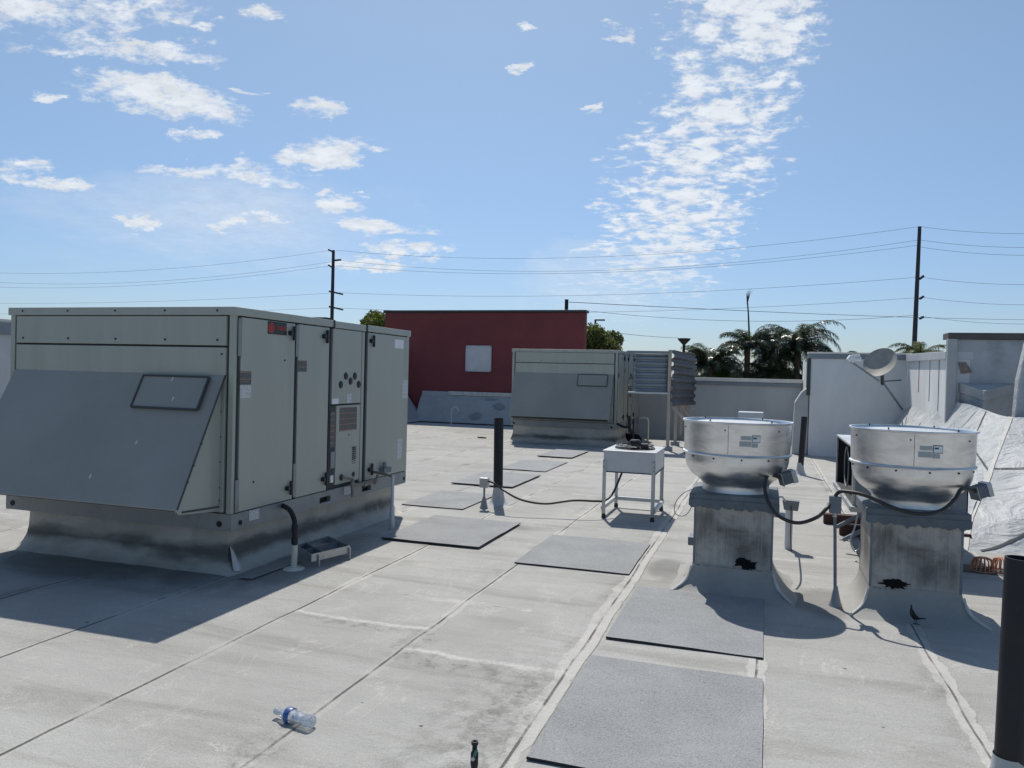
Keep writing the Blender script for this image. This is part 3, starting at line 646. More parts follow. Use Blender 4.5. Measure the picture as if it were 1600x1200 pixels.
# apron below red wall
def apron(u, v):
    x = -11.2+u*7.2; zt_ = 1.0; prof = [(24.18, zt_), (24.14, .86), (24.0, .72), (23.62, .05), (23.5, .0)]
    s_ = v*(len(prof)-1); i = min(int(s_), len(prof)-2); f_ = s_-i
    y = prof[i][0]*(1-f_)+prof[i+1][0]*f_; z = prof[i][1]*(1-f_)+prof[i+1][1]*f_
    return Vector((x, y+.03*noise.noise(Vector((x*2, z*3, 1)))-.12*u*(v), z+.01*noise.noise(Vector((x*5, z*4, 0)))+.012))
e = empty('rear_apron', (-8, 23.6, 0), 'shaded bluish membrane apron sloping from the foot of the red wall', 'flashing')
MB().grid(apron, 60, 20).build('sloped_sheet', 'membrane', e, smooth=True)
for k_ in range(7):
    u0 = [.36, .40, .55, .72, .76, .79, .30][k_]; v0 = [.40, .55, .33, .36, .35, .37, .7][k_]; q = MB(); c_ = apron(u0, v0)
    n_ = 12; rr = [.04+.045*random.random() for _ in range(n_)]
    q.poly([apron(u0+rr[i]*cos(2*pi*i/n_)/7.2*3.2, v0+rr[i]*.8*sin(2*pi*i/n_))+Vector((0, -.014, .008)) for i in range(n_)]); q.build('mastic_patch', 'greymastic', e)
q = MB(); q.box(-10.2, -4.2, 24.10, 24.175, .90, 1.03); q.build('top_sealant', 'whitepatch', e, bevel=.01)
# vent on the red roof
p = Y(885, 484, 24.9); e = empty('roof_vent_pipe', (p.x, 24.9, zr), 'short black vent pipe rising behind the top edge of the red wall', 'vent pipe')
t_ = Y(885, 468, 24.9); MB().tube([(p.x, 24.9, -5.1), (p.x, 24.9, t_.z)], .062, 16).build('pipe', 'blackpipe', e, smooth=True)
MB().cyl((p.x, 24.9, t_.z-.02), (p.x, 24.9, t_.z+.004), .068, .068).build('collar', 'greymastic', e, smooth=True)

# ---- corrugated equipment screen
e = empty('equipment_screen', (-2.06, 17.8, 0), 'corrugated metal equipment screen on tan posts behind the smaller air handler', 'screen')
def corr(p, q_, z0, z1, n=7, amp=.035, sag=0.0):
    p, q_ = Vector(p), Vector(q_); d = (q_-p).normalized(); nn = Vector((d.y, -d.x, 0))
    def fn(u, v):
        z = z0+(z1-z0)*v; ph = v*n*2*pi; o_ = amp*max(-.7, min(.7, sin(ph)*1.3))
        b = p.lerp(q_, u); return Vector((b.x, b.y, z - sag*u*(1-v))) + nn*(o_ + sag*.5*noise.noise(Vector((u*4, v*3, 0))))
    return fn
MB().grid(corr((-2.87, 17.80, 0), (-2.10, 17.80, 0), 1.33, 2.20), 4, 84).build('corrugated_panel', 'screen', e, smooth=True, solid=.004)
MB().box(-3.05, -2.08, 17.70, 17.80, 2.205, 2.27).build('top_rail', 'copingm', e, bevel=.004)
MB().box(-3.0, -2.08, 17.68, 17.80, 1.285, 1.325).build('bottom_rail', 'whitemetal', e, bevel=.004)
se = Y(1088, 560, 21.6)
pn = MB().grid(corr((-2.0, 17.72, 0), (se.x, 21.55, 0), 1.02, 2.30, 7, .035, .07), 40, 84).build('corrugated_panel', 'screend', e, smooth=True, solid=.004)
pn['label'] = 'dark weathered corrugated side panel'
for i_, (px_, py_) in enumerate(((1043, 704), (1054.6, 696), (1063.6, 688))):
    b = Z(px_, py_); x_, y_ = b.x, b.y
    ps = MB().box(x_-.035, x_+.035, y_-.035, y_+.035, .0, 2.30 if i_ == 0 else 1.6).build('post', 'post', e, bevel=.004)
    MB().box(x_-.10, x_+.10, y_-.10, y_+.10, 0, .10).build('foot_block', 'greymastic', ps, bevel=.01)
for y_ in (21.2,):
    MB().box(-2.05, -1.98, y_, y_+.07, 0, 1.5).build('post', 'post', e, bevel=.004)
for y_ in (17.85, 19.3, 20.9): MB().bar((-2.0, y_, 1.0), (-1.05, y_-.25, .12), .05, .05).build('brace', 'post', e)
for y_ in (18.6, 20.1): MB().bar((-2.03, y_, 1.45), (-1.95, y_+1.2, .95), .04, .04).build('brace', 'post', e)

# ------------------------------------------------------------------ rooftop air handlers
BX, BY, BW, BL, ZB, ZT = -3.95, 5.03, 2.35, 3.10, .36, 2.125     # first unit, surveyed
def face(px, py): v = X(px, py, BX); return v.y, v.z              # point on its right side
def make_unit(label, xf, near=True):
    XF[0] = xf
    o0 = xf(Vector((BX-BW/2, BY, 0))) if xf else Vector((BX-BW/2, BY, 0)); o0.z = 0
    e = empty('rooftop_air_handler', o0, label, 'air conditioner', 'rooftop air handlers')
    x0, x1, y0, y1 = BX-BW, BX, BY, BY+BL
    zr_ = ZB+.135
    # cabinet core
    MB().box(x0+.02, x1-.02, y0+.02, y1-.02, zr_-.02, ZT-.02).build('cabinet_core', 'gap', e)
    # base rail with fork pockets
    q = MB(); q.box(x0-.01, x1+.01, y0-.01, y0+.03, ZB, zr_); q.box(x0-.01, x0+.03, y0+.03, y1+.01, ZB, zr_); q.box(x0+.03, x1-.03, y1-.03, y1+.01, ZB, zr_)
    gp = []
    for a_, b_ in ((505, 767), (547, 748)) if True else (): gp.append(face(a_, b_)[0])
    ys = [y0+.03]
    for gy in (6.28, 7.08): ys += [gy, gy+.19]
    ys += [y1-.03]
    for i in range(0, len(ys)-1):
        if i % 2 == 0: q.box(x1-.03, x1+.01, ys[i], ys[i+1], ZB, zr_)
        else: q.box(x1-.03, x1+.01, ys[i], ys[i+1], ZB, ZB+.03); q.box(x1-.03, x1+.01, ys[i], ys[i+1], zr_-.05, zr_)
    br = q.build('base_rail', 'rail', e)
    for i in (1, 3): MB().box(x1-.2, x1-.035, ys[i], ys[i+1], ZB+.02, zr_-.04).build('fork_pocket', 'dark', br)
    for cx in (x0+.07, x1-.10): MB().cyl((cx, y0-.012, ZB+.055), (cx, y0-.016, ZB+.055), .024, seg=14).build('lifting_hole', 'dark', br)
    for cy in (y0+.10, y1-.08): MB().cyl((x1+.012, cy, ZB+.055), (x1+.016, cy, ZB+.055), .020, seg=14).build('lifting_hole', 'dark', br)
    # corner posts & top trim
    q = MB(); w_ = .05
    for cx, cy in ((x0, y0), (x1-w_, y0), (x0, y1-w_), (x1-w_, y1-w_)): MB().box(cx, cx+w_, cy, cy+w_, zr_, ZT-.03).build('corner_post', 'unit', e, bevel=.004)
    q = MB(); q.box(x0-.015, x1+.015, y0-.015, y0+1.43, ZT-.065, ZT); q.box(x0-.015, x1+.012, y0+1.44, y0+2.07, ZT-.068, ZT-.003); q.box(x0-.015, x1+.015, y0+2.08, y1+.015, ZT-.065, ZT)
    top_ = q.build('roof_cap', 'unit', e, bevel=.004)
    q = MB()
    for yy_ in (y0+1.432, y0+2.072): MB().box(x1+.0, x1+.02, yy_-.010, yy_+.012, ZT-.08, ZT+.004).build('cap_joint', 'gasket', top_)
    q.box(x1-.3, x1-.0, y0+1.30, y0+1.43, ZT+.001, ZT+.02); q.build('cap_lip', 'gasket', top_)
    # front panels
    zs = Y(190, 539, BY).z; fx0, fx1 = x0+.075, x1-.075
    MB().box(fx0, fx1, y0-.006, y0+.02, zs+.008, ZT-.072).build('front_panel', 'unit', e, bevel=.004)
    MB().box(fx0, fx1, y0-.006, y0+.02, zr_+.01, zs-.008).build('front_panel', 'unit', e, bevel=.004)
    q = MB()
    for xx in [fx0+.08+i*(fx1-fx0-.16)/4 for i in range(5)]: q.cyl((xx, y0-.007, zs+.05), (xx, y0-.012, zs+.05), .009, seg=8); q.cyl((xx, y0-.016, ZT-.03), (xx, y0-.021, ZT-.03), .008, seg=8)
    for zz_ in (zs-.06, 1.3, 1.1, .9, .7, .6, zs+.25): q.cyl((fx1-.035, y0-.007, zz_), (fx1-.035, y0-.012, zz_), .008, seg=8)
    q.build('screws', 'gasket', e)
    # hood
    hx0, hx1 = -6.235, -4.025; yt, zt_ = y0-.008, 1.587; yb, zb_ = 4.526, .606; zi = .515
    h = MB(); h.prism([(hx0, yt, zt_), (hx0, yb, zb_), (hx0, yb, zb_-.012), (hx0, yt+.0, zt_-.03)], (hx1-hx0, 0, 0))
    hood = h.build('intake_hood', 'hood', e, bevel=.003)
    h = MB()
    for hx in (hx0+.03, hx1-.045): MB().prism([(hx, yt, zt_-.035), (hx, yb+.02, zb_-.012), (hx, yb+.06, zb_-.05), (hx, yt, zi)], (.012, 0, 0)).build('hood_side', 'unit', hood)
    h = MB(); h.box(hx0+.045, hx1-.05, yt-.06, yt, zi-.002, zi+.02); h.build('hood_lip', 'rail', hood, bevel=.002)
    h = MB(); h.prism([(hx0+.05, yb+.03, zb_-.022), (hx0+.05, yt-.06, zi+.03), (hx0+.05, yt-.06, zi+.045), (hx0+.05, yb+.03, zb_-.010)], (hx1-hx0-.11, 0, 0)); h.build('intake_filter', 'gap', hood)
    MB().bar((hx1-.03, yb+.09, zb_-.035), (hx1-.03, yt-.01, zi+.035), .010, .012).build('hood_drip', 'gap', hood)
    dv = Vector((0, yb-yt, zb_-zt_)); nn = Vector((0, dv.z, -dv.y)).normalized()
    if nn.y > 0: nn = -nn
    def hp_(x, t_): return Vector((x, yt, zt_))+dv*t_
    h = MB(); h.prism([hp_(-4.79, .03), hp_(-4.15, .03), hp_(-4.15, .285), hp_(-4.79, .285)], nn*.022)
    hh = h.build('hood_hatch', 'hood', hood, bevel=.004)
    h = MB()
    for a_, b_ in ((hp_(-4.79, .03), hp_(-4.15, .03)), (hp_(-4.15, .03), hp_(-4.15, .285)), (hp_(-4.15, .285), hp_(-4.79, .285)), (hp_(-4.79, .285), hp_(-4.79, .03))):
        h.bar(a_+nn*.02, b_+nn*.02, .014, .018, up=nn)
    h.build('hatch_frame', 'gap', hh)
    h = MB()
    for t_ in (.52, .68, .8): h.bar(hp_(hx1+.006, t_), hp_(hx1+.006, t_+.012), .01, .02)
    h.bar(hp_(hx1+.004, 0), hp_(hx1+.004, 1.0), .006, .014); h.build('hood_flange', 'gap', hood)
    if near:
        for sx, st in ((-4.49, .05), (-4.41, .21), (-4.62, .55), (-4.93, .82)):
            n_ = 8; MB().prism([hp_(sx, st)+nn*(.024 if st < .3 else .001)+Vector((.010*cos(2*pi*i/n_), 0, 0))+dv.normalized()*.022*sin(2*pi*i/n_)*(1 if st > .1 else 1.2) for i in range(n_)], nn*.001).build('bird_dropping', 'whitepatch', hood)
    # right side doors
    xo = x1+.006
    def panel(name, ya, yb_, za, zb__): return MB().box(x1-.02, xo, ya, yb_, za, zb__).build(name, 'unit', e, bevel=.005)
    zl, zh = zr_+.006, ZT-.075
    d1 = panel('access_door', 5.105, 5.838, zl, zh); d2 = panel('access_door', 5.890, 6.398, zl, zh)
    zm = face(537, 632)[1]
    mu = panel('vent_panel', 6.462, 7.015, zm+.008, zh); ml = panel('control_panel', 6.555, 7.015, zl+.03, zm-.008)
    d4 = panel('access_door', 7.150, 8.085, zl, zh); panel('narrow_post', 7.028, 7.080, zl, zh)
    sw = MB().box(x1-.02, x1-.004, 6.430, 6.545, zl+.05, zm-.01).build('disconnect_recess', 'gap', e)
    MB().box(x1-.004, x1+.004, 6.452, 6.53, zl+.40, zm-.06).build('warning_label', 'warn', sw)
    MB().box(x1-.004, x1+.012, 6.462, 6.53, zl+.20, zl+.36).build('switch_box', 'rail', sw, bevel=.003)
    MB().box(x1-.004, x1+.006, 6.47, 6.52, zl+.06, zl+.13).build('white_label', 'label', sw)
    q = MB()
    for yy_ in (5.075, 5.865, 6.425, 7.115): MB().box(x1-.01, x1+.003, yy_-.012, yy_+.012, zr_, ZT-.07).build('door_gasket', 'gasket', e)
    def hinge(d_, yc, zc, ln=.24): MB().box(xo, xo+.006, yc-.022, yc+.022, zc-ln/2, zc+ln/2).build('hinge', 'rail', d_, bevel=.002)
    hinge(d1, 5.085, zh-.16, .30); hinge(d1, 5.085, zl+.13, .26); hinge(d2, 5.868, zh-.15, .28); hinge(d2, 5.868, zl+.16, .30)
    def handle(d_, px, py):
        yy_, z_ = face(px, py); q = MB()
        q.box(xo, xo+.02, yy_-.055, yy_-.0, z_-.016, z_+.016); q.cyl((xo, yy_-.045, z_), (xo+.035, yy_-.045, z_), .022, seg=12); q.box(xo+.008, xo+.03, yy_-.008, yy_+.016, z_-.062, z_+.062)
        q.build('handle', 'black', d_, bevel=.005)
    for d_, a_, b_ in ((d1, 456, 521), (d1, 451, 762), (d2, 508, 526), (d2, 506, 748), (d4, 581, 533), (d4, 578, 733)): handle(d_, a_, b_)
    def plate(d_, name, m_, pxa, pya, pxb, pyb, th=.0025):
        ya, za = face(pxa, pya); yb_, zb_2 = face(pxb, pyb); return MB().box(xo, xo+th, ya, yb_, zb_2, za).build(name, m_, d_)
    q = MB(); zc = face(547, 597)[1]
    for a_, b_ in ((531.6, 601), (539.6, 587.6), (546.8, 595.6), (553.6, 587.6), (559.6, 600.6)):
        yy_, z_ = face(a_, b_); q.lathe([(.0, .010), (.028, .010), (.036, .004), (.038, 0)], (xo, yy_, z_), 20, axis=(1, 0, 0))
    q.build('vent_plug', 'black', mu, smooth=True)
    plate(d1, 'warning_label', 'warn', 373.5, 580, 391, 601); plate(d1, 'paper_label', 'print', 374, 602, 391, 621)
    plate(d2, 'warning_label', 'warn', 465, 563, 478, 581)
    plate(ml, 'wiring_diagram', 'warn', 530, 637, 556, 671)
    # louvre vent on control panel
    y_, z_ = face(552, 711); q = MB()
    for i in range(9): q.box(xo, xo+.006, y_-.035, y_+.035, z_-.085+i*.020, z_-.075+i*.020)
    q.build('louvre', 'dark', ml)
    plate(ml, 'white_label', 'label', 549, 719, 555, 724); plate(mu, 'white_label', 'label', 518, 623, 528, 631)
    plate(mu, 'white_label', 'print', 541, 615, 548, 629)
    plate(d4, 'white_label', 'label', 616, 530, 629.5, 545); plate(d4, 'inspection_label', 'print', 628, 594, 636, 622); plate(d4, 'inspection_label', 'print', 620, 686, 626.5, 716)
    for a_, b_, r in ((532, 746, .034), (551, 741, .026)):
        yy_, z_ = face(a_, b_); MB().cyl((xo, yy_, z_), (xo+.006, yy_, z_), r, seg=18).build('knockout', 'black', ml)
    for a_, b_, dd_ in ((444, 563, d1), (395, 753, d1), (544, 679, ml), (551, 700, ml)):
        yy_, z_ = face(a_, b_); MB().cyl((xo, yy_, z_), (xo+.002, yy_, z_), .010, seg=10).build('plug_hole', 'dark', dd_)
    ya = face(417.5, 512)[0]; yb2 = face(446.5, 512)[0]; za = face(432, 503.2)[1]; zb2 = face(432, 522.8)[1]
    if near:
        nm = MB().box(xo, xo+.004, ya, yb2, zb2, za).build('name_plate', 'blackpaint', d1)
        ym, zmm = face(422.6, 512)[0]+.01, (za+zb2)/2
        MB().lathe([(0, .003), (.040, .003), (.043, 0)], (xo+.004, ym-.01, zmm), 28, axis=(1, 0, 0)).build('emblem', 'redpaint', nm)
        MB().lathe([(.020, .0015), (.024, .0015), (.024, .001)], (xo+.007, ym-.01, zmm), 24, axis=(1, 0, 0)).build('emblem_ring', 'blackpaint', nm)
        lt = text('TRANE', .048, 'redpaint', nm, (xo+.0045, (face(431, 512)[0]+face(445, 512)[0])/2, zmm), (pi/2, 0, pi/2), 'lettering', .0012); lt.scale = ((face(445, 512)[0]-face(431, 512)[0])/lt.dimensions.x, 1, 1)
        # stickers on the rail
        for yy_, ww in ((5.24, .13), (6.72, .17)): MB().box(x1+.011, x1+.013, yy_, yy_+ww, ZB+.05, ZB+.13).build('paper_label', 'print', br)
    XF[0] = None
    return e
u1 = make_unit('large grey-green rooftop air handler with slanted hood in the left foreground', None, True)
U2 = dict(x=-3.31, y=18.0, w=2.62, l=3.3, zb=.40, zt=2.285)
def xf2(v):
    return Vector((U2['x']+(v.x-BX)*U2['w']/BW, U2['y']+(v.y-BY)*(U2['l']/BL if v.y > BY else .8), U2['zb']+(v.z-ZB)*(U2['zt']-U2['zb'])/(ZT-ZB)))
u2 = make_unit('smaller-looking distant grey air handler in front of the red wall', xf2, False)
# curbs under the units
def curb(name, x0, x1, y0, y1, prof, m, label, cat, group, nseg=40, amp=.012):
    e = MB(); rings = []
    c = Vector(((x0+x1)/2, (y0+y1)/2, 0))
    for (off, z) in prof:
        ring = []; corners = [(x0-off, y0-off), (x1+off, y0-off), (x1+off, y1+off), (x0-off, y1+off)]
        for k in range(4):
            a_, b_ = Vector((*corners[k], 0)), Vector((*corners[(k+1) % 4], 0))
            for i in range(nseg):
                t_ = i/nseg; p = a_.lerp(b_, t_); 
                cr = min(t_, 1-t_)*(b_-a_).length
                dirv = (p-c).normalized(); p = p + dirv*(noise.noise(Vector((p.x*2.2, p.y*2.2, z*3)))*amp*(1+off*14)) - dirv*max(0, .05-cr)*off*1.6
                ring.append(e.v((p.x, p.y, z)))
        rings.append(ring)
    n = len(rings[0])
    for i in range(len(rings)-1):
        for k in range(n): e.f([rings[i][k], rings[i][(k+1) % n], rings[i+1][(k+1) % n], rings[i+1][k]])
    e.f(rings[0])
    o = e.build(name, m, smooth=True); return tag(o, label, cat, group)
prof = [(0, ZB+.0), (0, .30), (.003, .20), (.012, .13), (.034, .07), (.066, .028), (.10, .008), (.125, -.004)]
c1 = curb('roof_curb', BX-BW+.10, BX-.13, BY+.13, BY+BL-.10, prof, 'curbflash', 'dirty membrane covered curb under the large left air handler', 'curb', 'curbs under the air handlers')
c2 = curb('roof_curb', U2['x']-U2['w']+.05, U2['x']-.05, 18.06, 21.2, [(0, .40), (.0, .3), (.02, .16), (.06, .05), (.14, .004)], 'curbflash', 'stained curb under the distant air handler by the red wall', 'curb', 'curbs under the air handlers')
# corner patch & condensate things by unit 1
q = MB(); cx, cy = BX-.13, BY+.13
q.prism([(cx+.012, cy+.015, .21), (cx+.016, cy+.06, .15), (cx+.075, cy+.07, .035), (cx+.115, cy+.02, .012), (cx+.09, cy-.035, .016)], (.006, -.004, .004))
tag(q.build('sealant_patch', 'whitepatch', bevel=.003), 'whitish sealant smear at the near corner of the large air handler curb', 'sealant patch')
# condensate drain
b = Z(459, 889); e = empty('condensate_drain', b, 'dark trap pipe dropping into a white standpipe beside the large air handler', 'drain pipe')
yy_, z_ = face(441, 793); s0 = Vector((BX+.01, yy_, ZB+.10))
MB().tube(smoothpath([s0, s0.lerp(Vector((b.x, b.y, s0.z)), .55), Vector((b.x, b.y, s0.z-.05)).lerp(s0, .08), Vector((b.x+.002, b.y, s0.z-.13)), Vector((b.x+.004, b.y, .17))], 6), .021, 14).build('trap_pipe', 'blackpipe', e, smooth=True)
q = MB()
for zc in (.335, .235): q.cyl((b.x+.002, b.y, zc-.025), (b.x+.002, b.y, zc+.025), .027)
q.build('coupling', 'blackpipe', e, smooth=True)
MB().tube([(b.x, b.y, 0), (b.x+.004, b.y, .20)], .026, 16).build('standpipe', 'pvc', e, smooth=True)
MB().lathe([(0.02, .02), (.05, .014), (.085, .008), (.09, .0)], b, 24).build('flange', 'whitepatch', e, smooth=True)
b = Z(612, 826); e = empty('standpipe', b, 'tall pale standpipe with thick base at the far end of the large air handler', 'drain pipe')
tp = Y(614, 742, b.y); MB().tube([(b.x, b.y, 0), (b.x, b.y, .20), (b.x, b.y, .22), (b.x, b.y, tp.z)], [.027, .027, .017, .017], 14).build('pipe', 'whitemetal', e, smooth=True)
MB().tube([(b.x, b.y, tp.z-.02), (b.x-.1, b.y+.01, tp.z), (BX+.01, b.y+.05, tp.z+.01)], .014, 10).build('elbow', 'rust', e, smooth=True)
# gas pipe
e = empty('gas_pipe', (BX+.08, 6.8, .5), 'weathered small gas pipe with elbows along the large air handler rail', 'gas pipe')
def fp(px, py, off=.07): y, z = face(px, py); return Vector((BX+off, y, z))
MB().tube([fp(541, 775), fp(541, 752), fp(541.5, 747)], .017, 10).build('riser', 'rust', e, smooth=True)
MB().tube([fp(541, 757), fp(560, 756), fp(576, 752), fp(579, 748), fp(581, 742)], .015, 10).build('run', 'rust', e, smooth=True)
MB().tube([fp(533, 746, .01), fp(541, 748)], .012, 10).build('branch', 'rust', e, smooth=True)
q = MB(); q.cyl(fp(541, 760), fp(541, 752), .023); q.cyl(fp(558, 757.5), fp(562, 756), .022); q.cyl(fp(575, 753), fp(579, 750), .022); q.build('fitting', 'rust', e, smooth=True)
q = MB(); q.box(BX+.02, BX+.07, 7.45, 7.62, .545, .60); q.cyl((BX+.045, 7.5, .60), (BX+.045, 7.5, .66), .02); q.build('regulator', 'galvd', e, bevel=.004)
# metal frame lying by the curb
e = empty('metal_rack', Z(520, 870), 'open galvanized metal rack lying beside the large air handler curb', 'metal rack')
fz = .10
P = [Z(487, 872, .085), Z(546, 858, .085), Z(513, 843, .10), Z(462, 858, .085)]
q = MB()
for a_, b_ in ((0, 1), (1, 2), (2, 3), (3, 0)): q.bar(P[a_], P[b_], .006, .065)
q.build('frame', 'galv', e)
q = MB(); q.bar(P[0].lerp(P[3], .5), P[1].lerp(P[2], .5), .006, .06); q.bar(P[3].lerp(P[2], .3), P[0].lerp(P[1], .3), .006, .06); q.build('crossbar', 'galvd', e)
for p in (P[0].lerp(P[1], .18), P[1]): MB().cyl((p.x+.012, p.y-.012, 0), (p.x+.012, p.y-.012, .10), .008).build('leg', 'galv', e, smooth=True)
for p in (P[2], P[3]): MB().cyl((p.x, p.y+.012, 0), (p.x, p.y+.012, .10), .008).build('leg', 'galv', e, smooth=True)
q = MB(); q.prism([Z(374, 903, .012), Z(393, 905, .012), Z(470, 877, .012), Z(452, 874, .012)], (0, 0, .012))
o = tag(q.build('loose_flashing', 'rail', bevel=.003), 'dark flat strip of loose flashing lying in the shade by the large curb', 'metal strip')
q = MB(); q.tube([Z(590, 828, .02), Z(560, 818, .02), Z(545, 813, .02), Z(625, 834, .012)], .008, 8)

e = empty('condensate_drain', Z(1012, 690), 'pale pipe riser and dark drain trap beside the distant air handler', 'drain pipe')
b = Z(1012, 690); MB().tube(smoothpath([(b.x, b.y, 0), (b.x, b.y, .48), (b.x-.02, b.y, .58), (b.x-.10, b.y, .62), (b.x-.22, b.y, .60)], 5), .028, 10).build('riser', 'pvc', e, smooth=True)
q = MB(); yy = 17.9; q.tube(smoothpath([Y(964, 662, yy), Y(975, 667, yy), Y(984, 668, yy), Y(986, 678, yy)], 4), .03, 8); q.tube([Y(983, 650, yy), Y(984, 675, yy)], .035, 8); q.tube([Y(990, 655, yy), Y(989, 690, yy)], .022, 8); q.build('trap_pipe', 'blackpipe', e, smooth=True)
c_ = Z(985, 690, .0); q = MB(); q.lathe([(.30, 0), (.26, .10), (.16, .19), (0, .22)], c_, 16)
for v in q.bm.verts: v.co += Vector((noise.noise(v.co*4), noise.noise(v.co*4+Vector((9, 0, 0))), 0))*.12*(1 if v.co.z > .0 else .5)
tag(q.build('debris_bag', 'mastic', smooth=True), 'dark crumpled bag on the roof behind the condenser stand', 'bag')
# ------------------------------------------------------------------ walkway pads
pads = [(-.925, .035, 3.13, 4.42, 'pad nearest the camera at the bottom right, gritty grey'), (-.905, .035, 4.76, 6.045, 'pad partly shaded by the first exhaust fan, gritty grey'),
        (-2.03, -1.03, 6.36, 7.62, 'pad between the two long seams left of the fan curbs'), (-3.52, -2.50, 6.72, 8.02, 'pad beside the far end of the large air handler'),
        (-4.22, -3.41, 8.58, 9.80, 'pad left of the black vent pipe, close behind the large air handler'), (-4.38, -3.42, 10.52, 12.0, 'nearest of three far pads behind the black vent pipe'),
        (-4.35, -3.50, 12.55, 14.10, 'middle of three far pads behind the black vent pipe'), (-4.32, -3.60, 14.85, 16.4, 'farthest grey pad just before the distant air handler')]
for i, (x0, x1, y0, y1, lb) in enumerate(pads):
    q = MB(); zt_ = .0165
    def pf(u, v): 
        x = x0+(x1-x0)*u; y = y0+(y1-y0)*v
        return Vector((x+.005*noise.noise(Vector((y*3, i, 0)))*(1 if u in (0, 1) else 0), y+.007*noise.noise(Vector((x*3, i, 5)))*(1 if v in (0, 1) else 0), zt_+.003*noise.noise(Vector((x*4, y*4, i)))+.010*max(0, noise.noise(Vector((i*7.3, x*.9, y*.9))))*(max(abs(u-.5), abs(v-.5))*2)**8))
    q.grid(pf, 12, 14)
    o = q.build('walkway_pad', 'pad', bevel=0); 
    md = o.modifiers.new('thick', 'SOLIDIFY'); md.thickness = .012; md.offset = -1; o.data.materials.append(MT['padcore']); md.material_offset_rim = 1
    ctr = Vector(((x0+x1)/2, (y0+y1)/2, 0))
    tag(o, 'grey walkway '+lb if not lb.startswith(('nearest', 'middle', 'farthest')) else lb, 'walkway pad', 'walkway pads laid along the roof')

